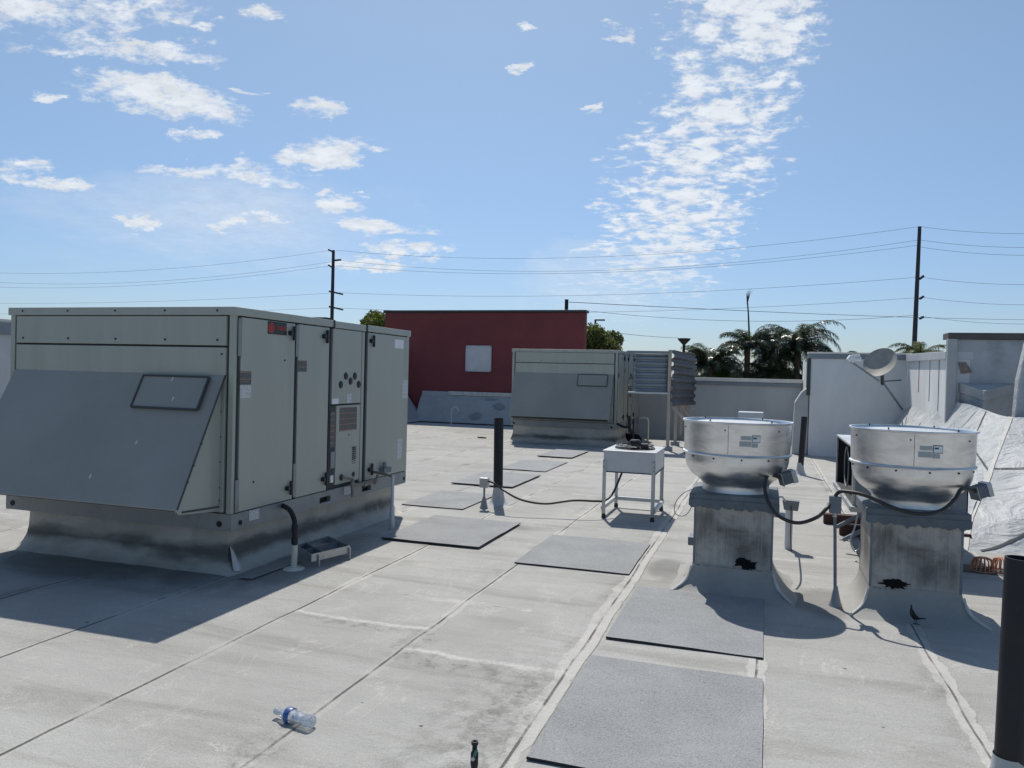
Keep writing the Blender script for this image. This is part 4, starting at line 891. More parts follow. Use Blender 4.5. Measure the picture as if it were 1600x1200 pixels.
# ------------------------------------------------------------------ exhaust fans
def make_fan(cx, cy, label, boxrot, near_lbl, seed):
    cx0, cy0 = cx, cy; random.seed(seed)
    e = empty('exhaust_fan', (cx, cy, .68), label, 'exhaust fan', 'bowl shaped exhaust fans')
    # square flange plate
    q = MB(); q.box(cx-.335, cx+.335, cy-.335, cy+.335, .672, .745); q.prism([(cx-.335, cy-.335, .745), (cx+.335, cy-.335, .745), (cx+.335, cy+.335, .745), (cx-.335, cy+.335, .745)], (0, 0, .012))
    fl = q.build('base_flange', 'flange', e, bevel=.008)
    q = MB(); n_ = 16
    for s_ in range(1):
        a = [(cx-.337+.674*i/40, .675-.012-.035*max(0, noise.noise(Vector((i*.35, seed*3.1, 0))))**.7-(.012 if i % 5 else 0)) for i in range(41)]
        q.prism([(x, cy-.3405, z) for x, z in a]+[(cx+.337, cy-.3405, .712), (cx-.337, cy-.3405, .712)], (0, .004, 0))
    q.build('sealant_smear', 'flange', fl)
    q = MB()
    for (xa, xb) in ((-.31, -.18), (-.06, .08), (.12, .29)) if seed == 1 else ((-.29, -.15), (.16, .30)):
        m_ = 9; q.prism([(cx+xa+(xb-xa)*i/m_, cy-.338, .675-.004-.026*abs(noise.noise(Vector((i*1.3, seed, 4)))+.3)) for i in range(m_+1)]+[(cx+xb, cy-.338, .68), (cx+xa, cy-.338, .68)], (0, .006, 0))
    q.build('mastic_dab', 'mastic', fl)
    # spun bowl
    prof = [(.264, .752), (.260, .790), (.266, .818), (.296, .848), (.344, .884), (.382, .930), (.401, .985), (.406, 1.025), (.408, 1.055)]
    prof += [(.423, 1.056), (.427, 1.063), (.423, 1.071), (.412, 1.073)]
    q = MB(); q.lathe(smooth_prof(prof[:9])+prof[9:], (cx, cy, 0), 96); bowl = q.build('lower_bowl', 'spun', e, smooth=True)
    q = MB(); q.lathe([(.412, 1.073), (.414, 1.08), (.419, 1.30), (.421, 1.308), (.431, 1.312), (.433, 1.318), (.430, 1.324), (.420, 1.324), (.414, 1.316), (.410, 1.30), (.405, 1.07), (.39, 1.0), (.30, .95)], (cx, cy, 0), 96)
    band = q.build('wind_band', 'spun', e, smooth=True)
    q = MB()
    for k in range(12):
        a_ = 2*pi*(k+.25)/12; d_ = Vector((cos(a_), sin(a_), 0)); c_ = Vector((cx, cy, 1.038)); q.cyl(c_+d_*.400, c_+d_*.413, .007, seg=8)
    q.build('bolt', 'gasket', bowl)
    q = MB()
    for k in range(6):
        a_ = 2*pi*(k+.33)/6; d_ = Vector((cos(a_), sin(a_), 0)); c_ = Vector((cx, cy, 1.262)); q.cyl(c_+d_*.414, c_+d_*.423, .006, seg=8)
    q.build('rivet', 'gasket', band)
    # sheet lap and brace line pressed in the band
    a_ = -pi/2-.12; q = MB(); q.tube([Vector((cx+cos(a_)*.4165, cy+sin(a_)*.4165, 1.08)), Vector((cx+cos(a_)*.420, cy+sin(a_)*.420, 1.30))], .0015, 6); q.build('lap_joint', 'gap', band)
    # motor cover inside
    q = MB(); q.lathe([(0, 1.322), (.10, 1.320), (.30, 1.311), (.34, 1.304), (.345, 1.292), (.34, 1.06), (.33, 1.0)], (cx, cy, 0), 72); q.build('motor_cover', 'whitemetal', e, smooth=True)
    for k in range(4):
        a_ = pi/4+k*pi/2+.15; d_ = Vector((cos(a_), sin(a_), 0))*1.0; d_ = Vector((cos(a_), sin(a_), 0)); c_ = Vector((cx, cy, 1.318))
        MB().bar(c_+d_*.325, c_+d_*.400, .02, .006).build('support_bracket', 'galv', e)
        MB().cyl(c_+d_*.33, c_+d_*.33+Vector((0, 0, .018)), .005, seg=8).build('stud', 'gasket', e)
    # labels on the band
    def curved(name, a0, a1, z0, z1, m_, r=.4235, par=band):
        q = MB(); q.grid(lambda u, v: Vector((cx+cos(a0+(a1-a0)*u)*(r-.004+ (z0+(z1-z0)*v-1.0)*.017), cy+sin(a0+(a1-a0)*u)*(r-.004+(z0+(z1-z0)*v-1.0)*.017), z0+(z1-z0)*v)), 10, 2); return q.build(name, m_, par)
    A0 = -pi/2+.30 if seed == 1 else -pi/2+.16
    curved('label_border', A0, A0+.155, 1.176, 1.232, 'bluepaint', .4205); lb = curved('name_label', A0+.008, A0+.147, 1.181, 1.227, 'label', .4218)
    curved('label_print', A0+.018, A0+.085, 1.205, 1.217, 'bluepaint', .4228, lb)
    curved('faded_label', A0-.20, A0-.012, 1.195, 1.225, 'galvd' if False else 'labelfade', .4205); curved('faded_label', A0-.22, A0-.012, 1.145, 1.185, 'labelfade', .4205); curved('faded_label', A0+.0, A0+.11, 1.14, 1.17, 'labelfade', .4205)
    # junction box on the right
    bx = Vector((cx+.385, cy-.20, .905)) if seed == 1 else Vector((cx+.42, cy-.16, .905))
    q = MB(); q.box(-.05, .06, -.04, .04, -.045, .045)
    R = Matrix.Rotation(radians(boxrot), 4, 'Z') @ Matrix.Rotation(radians(-18), 4, 'Y')
    for v in q.bm.verts: v.co = R @ v.co + bx
    jb = q.build('junction_box', 'flange', e, bevel=.006)
    q = MB(); q.box(-.052, -.046, -.05, .05, -.052, .052); q.box(.03, .066, -.046, .046, -.05, .05)
    for v in q.bm.verts: v.co = R @ v.co + bx
    q.build('box_cover', 'galv', jb, bevel=.003)
    return e, bx
def smooth_prof(p):
    pts = smoothpath([Vector((r, z, 0)) for r, z in p], 4); return [(v.x, v.y) for v in pts]
MT['labelfade'] = stripes('faded_print', (.42, .46, .47), (.30, .33, .345), (.44, .48, .49), 120)
f1, b1 = make_fan(-.205, 6.50, 'spun aluminium exhaust fan nearer the middle, left of the pair', 20, 0, 1)
f2, b2 = make_fan(1.052, 6.375, 'spun aluminium exhaust fan on the right, near the satellite dish', 25, 0, 2)
def fan_curb(cx, cy, label, seed, z0):
    e = empty('fan_curb', (cx, cy, 0), label, 'fan curb', 'sheet metal curbs under the exhaust fans'); h = .295
    MB().box(cx-h, cx+h, cy-h, cy+h, .0, .671).build('curb_box', 'curbsheet', e, bevel=.004)
    q = MB()
    for sx in (-1, 1):
        for sy in (-1, 1): q.box(cx+sx*h-.012 if sx > 0 else cx-h-.003, cx+h+.003 if sx > 0 else cx-h+.012, cy+sy*h-.012 if sy > 0 else cy-h-.003, cy+h+.003 if sy > 0 else cy-h+.012, .18, .668)
    q.build('corner_trim', 'galvd', e)
    # sloping flashing skirt
    q = MB(); prof = [(.004, z0+.02), (.008, z0-.015), (.024, z0-.065), (.055, z0-.115), (.10, .025), (.15, .006), (.18, -.004)]; rings = []
    for off, z in prof:
        ring = []; o_ = h+off; ext = {1: 1.0, 2: .8}[seed]
        cs = [(cx-o_, cy-o_*1.0-off*.35), (cx+o_, cy-o_-off*.35), (cx+o_, cy+o_), (cx-o_, cy+o_)]
        for k in range(4):
            a_, b_ = Vector((*cs[k], 0)), Vector((*cs[(k+1) % 4], 0))
            for i in range(20):
                p = a_.lerp(b_, i/20); n_ = noise.noise(Vector((p.x*3, p.y*3, z*4+seed)))
                ring.append(q.v((p.x+n_*off*.3, p.y+n_*off*.3, z+n_*.014*(0 if off > .16 else 1))))
        rings.append(ring)
    for i in range(len(rings)-1):
        for k in range(80): q.f([rings[i][k], rings[i][(k+1) % 80], rings[i+1][(k+1) % 80], rings[i+1][k]])
    q.build('flashing_skirt', 'roofcoat', e, smooth=True)
    # ridge beads at corners
    for sx in (-1, 1):
        pth = [Vector((cx+sx*(h+.01), cy-h-.01, z0)), Vector((cx+sx*(h+.05), cy-h-.07, z0-.10)), Vector((cx+sx*(h+.14), cy-h-.19, .012))]
        q = MB(); q.tube(smoothpath(pth, 5), [.007+.006*random.random() for _ in range(11)], 8); q.build('sealant_bead', 'whitepatch', e, smooth=True)
    # mastic smear near the base
    n_ = 64; c_ = Vector((cx+(.10 if seed == 1 else -.13), cy-h-.002, z0+.055)); q = MB()
    pts = []
    for i in range(n_):
        a_ = 2*pi*i/n_; r = (.078, .040) if seed == 1 else (.085, .032); k = 1+.55*noise.noise(Vector((cos(a_)*3, sin(a_)*3, seed*2.0)))+.22*noise.noise(Vector((cos(a_)*6, sin(a_)*6, seed*5.0)))+.12*noise.noise(Vector((a_*9, seed, 2.0)))
        pts.append(c_+Vector((cos(a_)*r[0]*k, 0, max(-.045, sin(a_)*r[1]*k+(.012 if seed == 1 else 0)*cos(a_*3)))))
    q.prism(pts, (0, -.006, 0))
    m_ = 24; q.prism([Vector((cx-h+.02+i*(.56 if seed == 1 else .2)/m_, cy-h-.003, z0+.012+.009*noise.noise(Vector((i*.7, seed, 0))))) for i in range(m_+1)]+[Vector((cx-h+.02+(.56 if seed == 1 else .2), cy-h-.003, z0-.008)), Vector((cx-h+.02, cy-h-.003, z0-.006))], (0, -.004, 0))
    q.build('mastic_smear', 'mastic', e)
    return e
fan_curb(-.205, 6.50, 'weathered square metal curb under the left exhaust fan', 1, .175)
fan_curb(1.052, 6.375, 'weathered square metal curb under the right exhaust fan', 2, .165)

# small white box behind the left fan
p0, p1 = Y(1153, 659, 10.6), Y(1193, 645, 10.6)
e = empty('white_vent_box', ((p0.x+p1.x)/2, 10.7, 0), 'low white box top peeking over the rim of the left exhaust fan', 'vent box')
MB().box(p0.x, p1.x, 10.6, 10.9, p0.z-.02, p1.z).build('lid', 'whitemetal', e, bevel=.008)
MB().box(p0.x+.05, p1.x-.05, 10.65, 10.85, 0, p0.z-.02).build('stack', 'galv', e, bevel=.004)

# ---- electrical post box between fans
b = Z(1305, 947); e = empty('conduit_box_post', b, 'slim grey conduit post with electrical box between the two exhaust fans', 'electrical box')
t0, t1 = Y(1296, 774, b.y), Y(1314, 802, b.y)
MB().box(t0.x, t1.x, b.y-.03, b.y+.03, t1.z, t0.z).build('box', 'galvd', e, bevel=.005)
xm = (t0.x+t1.x)/2; MB().tube([(b.x, b.y, 0), (xm, b.y, t1.z)], .0115, 12).build('conduit', 'galvd', e, smooth=True)
MB().cyl((xm, b.y, t1.z-.03), (xm, b.y, t1.z), .018).build('connector', 'galv', e, smooth=True)
MB().tube([(b.x, b.y, 0), (b.x, b.y, .04), (b.x, b.y, .15)], [.05, .035, .013], 14).build('sealant_cone', 'greymastic', e, smooth=True)
# conduits to the fans
def PJ(px, py, y): return Y(px, py, y)
yb_ = b.y
q = MB(); q.tube(smoothpath([b1+Vector((-.04, -.04, .0)), PJ(1201, 742, 6.25), PJ(1195, 760, 6.1), PJ(1200, 783, 5.98), PJ(1215, 805, 5.95), PJ(1245, 817, 5.98), PJ(1275, 809, 6.02), PJ(1292, 794, 6.05), Vector((t0.x, yb_, (t0.z+t1.z)/2))], 8), .0135, 12)
tag(q.build('flexible_conduit', 'cable', smooth=True), 'black flexible conduit looping from the left fan to the grey post box', 'conduit', 'black flexible conduits')
q = MB(); q.tube(smoothpath([Vector((xm, yb_, t0.z)), PJ(1311, 769, 6.02), PJ(1322, 768, 5.98), PJ(1352, 774, 5.92), PJ(1395, 793, 5.88), PJ(1435, 803, 5.86), PJ(1470, 798, 5.88), PJ(1492, 780, 5.98), PJ(1503, 764, 6.08), b2+Vector((-.04, -.04, 0))], 8), .0135, 12)
tag(q.build('flexible_conduit', 'cable', smooth=True), 'black flexible conduit sagging across the right fan to its junction box', 'conduit', 'black flexible conduits')
# hanging pull box behind the left fan with dangling wire
b = Z(1236, 860); e = empty('pull_box', Vector((b.x, b.y, 0)), 'small dark blue-grey box on a stub behind the left fan with a wire hanging down', 'electrical box')
c0, c1 = Y(1224, 781, b.y), Y(1247, 799, b.y)
q = MB(); q.prism([(c0.x-.01, b.y, c0.z), (c1.x+.012, b.y, c0.z-.006), (c1.x, b.y, c1.z), (c0.x+.008, b.y, c1.z+.004)], (0, .10, 0)); q.build('box', 'galvd', e, bevel=.004)
MB().tube([((c0.x+c1.x)/2-.01, b.y+.05, 0), ((c0.x+c1.x)/2-.01, b.y+.05, c1.z)], .035, 12).build('stub_post', 'whitemetal', e, smooth=True)
MB().tube(smoothpath([Y(1236, 790, b.y-.02), Y(1236, 812, b.y-.03), Y(1235, 835, b.y-.03), Y(1237, 870, b.y-.03)], 5), .005, 6).build('dangling_wire', 'cable', e)
MB().tube(smoothpath([Y(1212, 780, 6.9), Y(1221, 776, 7.2), Y(1228, 784, b.y)], 5), .008, 8).build('elbow', 'galv', e, smooth=True)
# wire loop left of the fan curb
q = MB(); yv = 6.75
q.tube(smoothpath([Y(1082, 764, 6.6), Y(1066, 772, yv), Y(1055, 787, yv), Y(1055, 802, yv), Y(1068, 806, yv), Y(1078, 797, yv), Y(1082, 783, yv), Y(1079, 772, 6.7)], 8), .0035, 6)
tag(q.build('wire_loop', 'galvd', smooth=True), 'thin grey wire loop hanging beside the left fan curb', 'wire')
b0_, b1_ = Z(1070, 822), Z(1083, 824); q = MB(); q.box(-.575, -.505, 6.55, 6.75, .26, .33)
tag(q.build('bracket_block', 'galvd', bevel=.006), 'small grey block fixed to the left side of the left fan curb', 'bracket')

# ------------------------------------------------------------------ condenser stand
fy0, fy1 = 8.85, 9.66; fx0, fx1 = -1.765, -1.165
e = empty('condenser_stand', ((fx0+fx1)/2, (fy0+fy1)/2, 0), 'small pale condenser box with top fan on four metal legs', 'condenser')
zt_, zb_ = .795, .545
MB().box(fx0, fx1, fy0, fy1, zb_, zt_-.012).build('casing', 'whitemetal', e, bevel=.004)
MB().box(fx0-.012, fx1+.012, fy0-.012, fy1+.012, zt_-.012, zt_).build('top_panel', 'whitemetal', e, bevel=.003)
for x_ in (fx0+.005, fx1-.03):
    for y_ in (fy0-.006, fy1-.02):
        lg = MB().box(x_-.008, x_+.032, y_-.006, y_-.002, .05, .68); lg.box(x_-.008 if x_ < -1.5 else x_+.029, x_-.005 if x_ < -1.5 else x_+.032, y_-.006, y_+.034, .05, .68)
        lg = lg.build('leg', 'galv', e)
        MB().cyl((x_+.012, y_+.012, .0), (x_+.012, y_+.012, .055), .028, .022).build('rubber_foot', 'black', lg, smooth=True)
for a_, b_ in (((fx0, fy0, .12), (fx0, fy1, .12)), ((fx1, fy0, .12), (fx1, fy1, .12)), ((fx0, fy1-.01, .12), (fx1, fy1-.01, .12))): MB().bar(a_, b_, .035, .045).build('lower_brace', 'whitemetal', e, bevel=.002)
q = MB(); q.bar((fx0, fy0-.004, zb_), (fx1, fy0-.004, zb_), .004, .012); q.bar((fx1+.004, fy0, zb_), (fx1+.004, fy1, zb_), .004, .012); q.build('bottom_seam', 'gap', e)
cx, cy = (fx0+fx1)/2-.0, (fy0+fy1)/2
MB().lathe([(0, .004), (.235, .004), (.24, 0)], (cx, cy, zt_), 40).build('fan_opening', 'dark', e)
q = MB()
for r, z in ((.22, .045), (.16, .055), (.10, .06)): q.tube([Vector((cx+cos(a_*2*pi/32)*r, cy+sin(a_*2*pi/32)*r, zt_+z)) for a_ in range(33)], .004, 6, cap=False)
q.tube([Vector((cx+cos(a_*2*pi/32)*.235, cy+sin(a_*2*pi/32)*.235, zt_+.012)) for a_ in range(33)], .005, 6, cap=False)
for k in range(10):
    a_ = 2*pi*k/10; d_ = Vector((cos(a_), sin(a_), 0)); q.tube([Vector((cx, cy, zt_))+d_*.235+Vector((0, 0, .005)), Vector((cx, cy, zt_+.045))+d_*.22, Vector((cx, cy, zt_+.06))+d_*.06], .003, 6)
q.build('fan_guard', 'black', e, smooth=True)
q = MB()
for k in range(4):
    a_ = pi/2*k; R = Matrix.Rotation(a_, 3, 'Z'); q.poly([Vector((cx, cy, zt_+.03))+R @ Vector(p) for p in ((.04, -.03, .008), (.20, -.07, .014), (.21, .05, -.004), (.04, .03, -.004))])
q.build('fan_blade', 'galvd', e, solid=.002)
MB().lathe([(0, .105), (.055, .105), (.068, .09), (.068, .03), (0, .03)], (cx, cy, zt_), 20).build('fan_motor', 'black', e, smooth=True)
MB().box(cx+.09, cx+.17, cy-.12, cy-.05, zt_+.012, zt_+.07).build('terminal_box', 'black', e, bevel=.004)
q = MB()
for (a_, b_) in ((fx0+.01, .60), (fx0+.01, .67), (fx1-.01, .58), (fx1-.01, .63), (fx1-.01, .69)): q.cyl((a_, fy0-.013, b_), (a_, fy0-.018, b_), .006, seg=8)
q.build('bolts', 'gasket', e)

# ---- black vent pipes
def vent(px, py, ptop, pxt, r, label, boot=True, lean=0, yf=None, hollow=False):
    b = Z(px, py) if yf is None else yf; t_ = Y(pxt, ptop, b.y)
    e = empty('vent_pipe', b, label, 'vent pipe', 'black vent pipes')
    top_ = Vector((t_.x, b.y, t_.z)); d_ = (top_-b).normalized()
    q = MB(); q.lathe([(r, 0), (r, (top_-b).length), (r*.86, (top_-b).length), (r*.86, (top_-b).length-.25), (0, (top_-b).length-.25)], b, 40, axis=d_); q.build('pipe', 'blackpipe', e, smooth=True)
    if boot:
        q = MB(); q.lathe([(r*1.02, .22), (r*1.08, .18), (r*1.3, .10), (r*1.7, .04), (r*2.6, .008), (r*2.9, .0)], b, 32); q.build('flashing_boot', 'membrane', e, smooth=True)
    return e
vent(778, 788, 653, 779.5, .060, 'black vent pipe standing mid roof with a pale cone boot')
vent(1250, 742, 651, 1257, .050, 'thin black vent pipe in front of the tall grey parapet')
# big near pipe
bb = CP + ray(1575, 1228)*3.25; bb = Z(1574, 1268); vent(0, 0, 872, 1595.5, .0545, 'thick black vent pipe close up at the bottom right corner', True, 0, bb)
# bent pipe near rear apron
b = Z(705, 664); q = MB(); x_ = b.x; y_ = b.y; hgt = .50
q.tube(smoothpath([(x_, y_, 0), (x_, y_, .40), (x_+.03, y_, .52), (x_+.12, y_, .58), (x_+.22, y_, .52), (x_+.24, y_, .42)], 6), .022, 12)
tag(q.build('gooseneck_pipe', 'whitemetal', smooth=True), 'thin pale gooseneck pipe in front of the rear apron', 'pipe')
# junction post beside the vent
b = Z(755, 795); e = empty('conduit_box_post', b, 'small grey electrical box on a short stub beside the mid-roof vent pipe', 'electrical box')
t0, t1 = Y(751, 746, b.y), Y(763, 762, b.y)
MB().box(t0.x, t1.x, b.y-.04, b.y+.04, t1.z, t0.z).build('box', 'galv', e, bevel=.005)
xm = (t0.x+t1.x)/2; MB().tube([(xm, b.y, 0), (xm, b.y, .03), (xm, b.y, .10), (xm, b.y, .16), (xm, b.y, t1.z)], [.055, .045, .03, .012, .014], 14).build('stub', 'greymastic', e, smooth=True)
q = MB(); ys_ = b.y
q.tube(smoothpath([Vector((t1.x, b.y, (t0.z+t1.z)/2+.02)), Y(772, 755, 8.75), Y(790, 768, 8.6), Y(815, 781, 8.55), Y(852, 787, 8.6), Y(895, 782, 8.7), Y(930, 783, 8.8), Y(945, 782, 8.9), Y(958, 770, 9.05), Y(972, 738, 9.2)], 8), .013, 10)
tag(q.build('flexible_conduit', 'cable', smooth=True), 'black flexible conduit from the small box to the condenser stand', 'conduit', 'black flexible conduits')
# loose black scrap
c_ = Z(753, 685); q = MB(); q.tube([c_+Vector((-.12, .02, .022)), c_+Vector((0, 0, .022)), c_+Vector((.12, -.03, .022))], [.02, .024, .02], 8)
tag(q.build('pipe_scrap', 'black', smooth=True), 'short black scrap of pipe lying on the roof left of the vent pipe', 'debris')

# ------------------------------------------------------------------ condensing unit behind right fan
e = empty('condensing_unit', (1.5, 8.4, .2), 'dark open-sided condensing unit on crossed struts behind the right fan', 'condenser')
x0, x1, y0, y1, z0_, z1_ = .78, 1.70, 7.55, 9.30, .54, 1.07
MB().box(x0, x1, y0, y1, z1_-.02, z1_).build('top_panel', 'whitemetal', e, bevel=.004)
q = MB(); q.box(x0+.02, x1, y0, y0+.01, z0_, z1_-.02); q.box(x0+.02, x1, y1-.01, y1, z0_, z1_-.02); q.box(x1-.01, x1, y0, y1, z0_, z1_-.02); q.build('side_panel', 'galvd', e)
MB().box(x0+.19, x1-.02, y0+.02, y1-.02, z0_, z1_-.03).build('coil', 'dark', e)
q = MB(); q.box(x0+.005, x0+.18, y0+.012, y0+.02, z0_, z1_-.03); q.box(x0+.005, x0+.18, y1-.02, y1-.012, z0_, z1_-.03); q.box(x0+.005, x0+.18, y0+.02, y1-.02, z1_-.034, z1_-.024); q.box(x0+.005, x0+.18, y0+.02, y1-.02, z0_, z0_+.006); q.build('lining', 'dark', e)
q = MB(); q.lathe([(.0, 0), (.05, 0), (.12, .03), (.14, .10)], (x0+.16, y0+.9, z0_+.26), 24, axis=(1, 0, 0)); q.tube([Vector((x0+.03, y0+.9+.2*cos(2*pi*i/24), z0_+.26+.2*sin(2*pi*i/24))) for i in range(25)], .008, 6, cap=False); q.box(x0+.05, x0+.2, y0+.4, y0+.6, z0_+.05, z0_+.25); q.build('fan_and_motor', 'galvd', e, smooth=True)
q = MB()
for y_ in (y0, y1-.03): q.box(x0, x0+.02, y_, y_+.03, z0_, z1_-.02)
q.box(x0-.02, x0+.03, y0-.05, y1+.05, z0_-.05, z0_); q.box(x1-.03, x1+.02, y0-.05, y1+.05, z0_-.05, z0_); q.box(x0-.02, x1+.02, y0-.03, y0+.02, z0_-.052, z0_-.004); q.build('frame_rail', 'galv', e, bevel=.003)
for y_ in (8.05, 8.75):
    MB().bar((x0, y_, z0_-.05), (x0+.55, y_, .12), .035, .035).build('strut', 'galvd', e)
    MB().bar((x0+.55, y_+.04, z0_-.05), (x0-.02, y_+.04, .12), .035, .035).build('strut', 'galvd', e)
    MB().bar((x1, y_, z0_-.05), (x1-.55, y_, .12), .035, .035).build('strut', 'galvd', e)
MB().tube(smoothpath([(x0+.1, 7.9, .5), (x0+.06, 7.85, .3), (x0+.02, 7.8, .18), (x0+.06, 7.8, .08), (x0+.12, 7.8, .14)], 5), .008, 8).build('refrigerant_line', 'galv', e, smooth=True)
for px_, py_, lb in ((1287, 819, 'farther'), (1312, 837, 'nearer')):
    s_ = Z(px_, py_); q = MB(); q.box(s_.x, s_.x+1.25, s_.y, s_.y+.12, .0, .12)
    tag(q.build('wood_sleeper', 'redwood', bevel=.006), lb+' dark red wooden sleeper under the condensing unit behind the right fan', 'wood sleeper', 'wood sleepers under the condensing unit')

# ------------------------------------------------------------------ satellite dish
c_ = Y(1375, 567, 16.6); e = empty('satellite_dish', Y(1407, 620, 18.4), 'off-white satellite dish on a bracket arm against the grey parapets', 'satellite dish')
ax = (-RT*.66+UP*.52-fwd*.52).normalized(); R_ = .325
q = MB(); n_ = 10; q.lathe([(R_*i/n_*1.0, .075*(i/n_)**2) for i in range(n_+1)]+[(R_+.007, .075), (R_+.007, .069), (R_*.8, .05), (R_*.5, .012), (0, -.012)], c_-ax*.05, 56, axis=ax)
for v in q.bm.verts: pass
dish = q.build('dish', 'dish', e, smooth=True)
lnb = Y(1330, 561, 15.7)
MB().bar(c_-Vector((0, 0, .36)), lnb-Vector((0, 0, .05)), .028, .028).build('feed_arm', 'copingm', e)
q = MB(); q.bar(lnb+Vector((-.05, 0, .04)), lnb+Vector((.06, .02, -.04)), .10, .09); q.cyl(lnb, lnb+Vector((.17, .08, .0)), .035); q.cyl(lnb+Vector((0, 0, .05)), lnb+Vector((.15, .08, .06)), .03); q.build('receiver', 'label', e, bevel=.004)
mast = Y(1379, 596, 17.0)
MB().tube([mast-ax*0+Vector((0, 0, -.05)), c_-ax*.10-Vector((0, 0, .10))], .035, 12).build('mast_head', 'copingd', e, smooth=True)
MB().tube([mast, Y(1410, 640, 18.3)], .022, 10).build('mount_arm', 'copingm', e, smooth=True)
MB().tube([mast, Y(1408, 594, 18.35)], .014, 8).build('mount_strut', 'copingd', e, smooth=True)

# ------------------------------------------------------------------ drains
q = MB()
def tf(u, v): x = 1.35+u*3.2; y = 7.72+v*.34-u*.25; return Vector((x, y, .005+.012*abs(noise.noise(Vector((x*6, y*9, 0))))))
q.grid(tf, 60, 8); tag(q.build('debris_strip', 'trough'if False else 'gap'), kind='stuff', label='dark strip of grit along the foot of the draped membrane', cat='grit')  # dark uneven strip laid flat along the membrane's foot
for px_, py_, lb in ((1535, 893, 'orange basket strainer over a roof drain near the right edge'), (1566, 894, 'orange basket strainer half hidden behind the thick near pipe')):
    b = Z(px_, py_); e = empty('drain_strainer', b, lb, 'drain strainer', 'orange drain strainers')
    q = MB()
    for k in range(16):
        a_ = 2*pi*k/16; d_ = Vector((cos(a_), sin(a_), 0)); q.tube([b+d_*.09+Vector((0, 0, .01)), b+d_*.085+Vector((0, 0, .07)), b+d_*.065+Vector((0, 0, .115)), b+d_*.03+Vector((0, 0, .125))], .0055, 6)
    q.build('rib', 'orange', e, smooth=True)
    q = MB(); q.lathe([(.10, 0), (.10, .014), (.085, .014)], b, 24); q.lathe([(0, .13), (.035, .128), (.038, .12), (0, .12)], b, 20); q.build('ring', 'orange', e, smooth=True)

# ------------------------------------------------------------------ small things in front
# bottle
P0, P1 = Z(431, 1112, .03), Z(489, 1128, .034); d_ = (P1-P0); d_.z = 0; Lb = d_.length; d_.normalize()
bc = Vector((P0.x, P0.y, .033)); e = empty('plastic_bottle', bc, 'crushed clear plastic water bottle with blue band lying on the roof', 'bottle')
s_ = Lb/.21
pr = [(.011, 0), (.0125, .02), (.0125, .022), (.016, .03), (.027, .055), (.032, .07), (.0325, .085)]
for i in range(9): pr += [(.0325-(.002 if i % 2 else 0), .09+i*.0125)]
pr += [(.031, .203), (.024, .209), (0, .205)]
q = MB(); q.lathe([(r*s_*1.0, z*s_) for r, z in pr], bc, 32, axis=d_)
for v in q.bm.verts:
    l_ = v.co-bc; n_ = noise.noise(l_*22); 
    if l_.dot(d_) > .08*s_: v.co += Vector((0, 0, n_*.004-.004*max(0, l_.z/.03)))+Vector((-d_.y, d_.x, 0))*n_*.003
q.build('bottle_body', 'clear', e, smooth=True)
q = MB(); q.lathe([(.0318*s_, .068*s_), (.0335*s_, .070*s_), (.0336*s_, .096*s_), (.0325*s_, .098*s_)], bc, 32, axis=d_); q.build('blue_label', 'bluelabel', e, smooth=True)
q = MB(); q.lathe([(0, -.004), (.014*s_, -.003), (.0145*s_, .014*s_), (.012*s_, .016*s_)], bc, 24, axis=d_); q.build('neck_ring', 'clear', e, smooth=True)
# valve stub
b = Z(740.5, 1212); t_ = Y(742, 1158, b.y); hh = t_.z
b = b + Vector((0, 0, 0)); e = empty('valve_stub', b, 'small dark pipe stub with teal valve lever at the bottom edge', 'valve')
hh = .16; b2_ = CP + (ray(741, 1158))*((b.y-0.0)/ray(741, 1158).y); 
b0v = Z(740, 1240); tz = Y(742, 1158, b0v.y).z; e.location = b0v
q = MB(); q.lathe([(.009, 0), (.009, tz*.38), (.013, tz*.40), (.013, tz*.5), (.0155, tz*.56), (.015, tz*.78), (.010, tz*.82), (.010, tz*.93), (.014, tz*.94), (.014, tz), (.008, tz), (.008, tz*.9), (0, tz*.9)], b0v, 20)
q.build('stem', 'blackpipe', e, smooth=True)
q = MB(); p_ = b0v+Vector((.0, -.016, tz*.70)); q.cyl(p_+Vector((0, .004, 0)), p_+Vector((0, -.004, 0)), .008); q.build('screw_head', 'galv', e, smooth=True)
MB().bar(p_+Vector((.004, -.002, .01)), p_+Vector((.016, -.004, .04)), .011, .007, up=(0, 1, 0)).build('lever', 'teal', e, bevel=.002)
MB().cyl(b0v+Vector((-.014, 0, tz*.42)), b0v+Vector((-.022, 0, tz*.42)), .006).build('side_nut', 'teal', e)
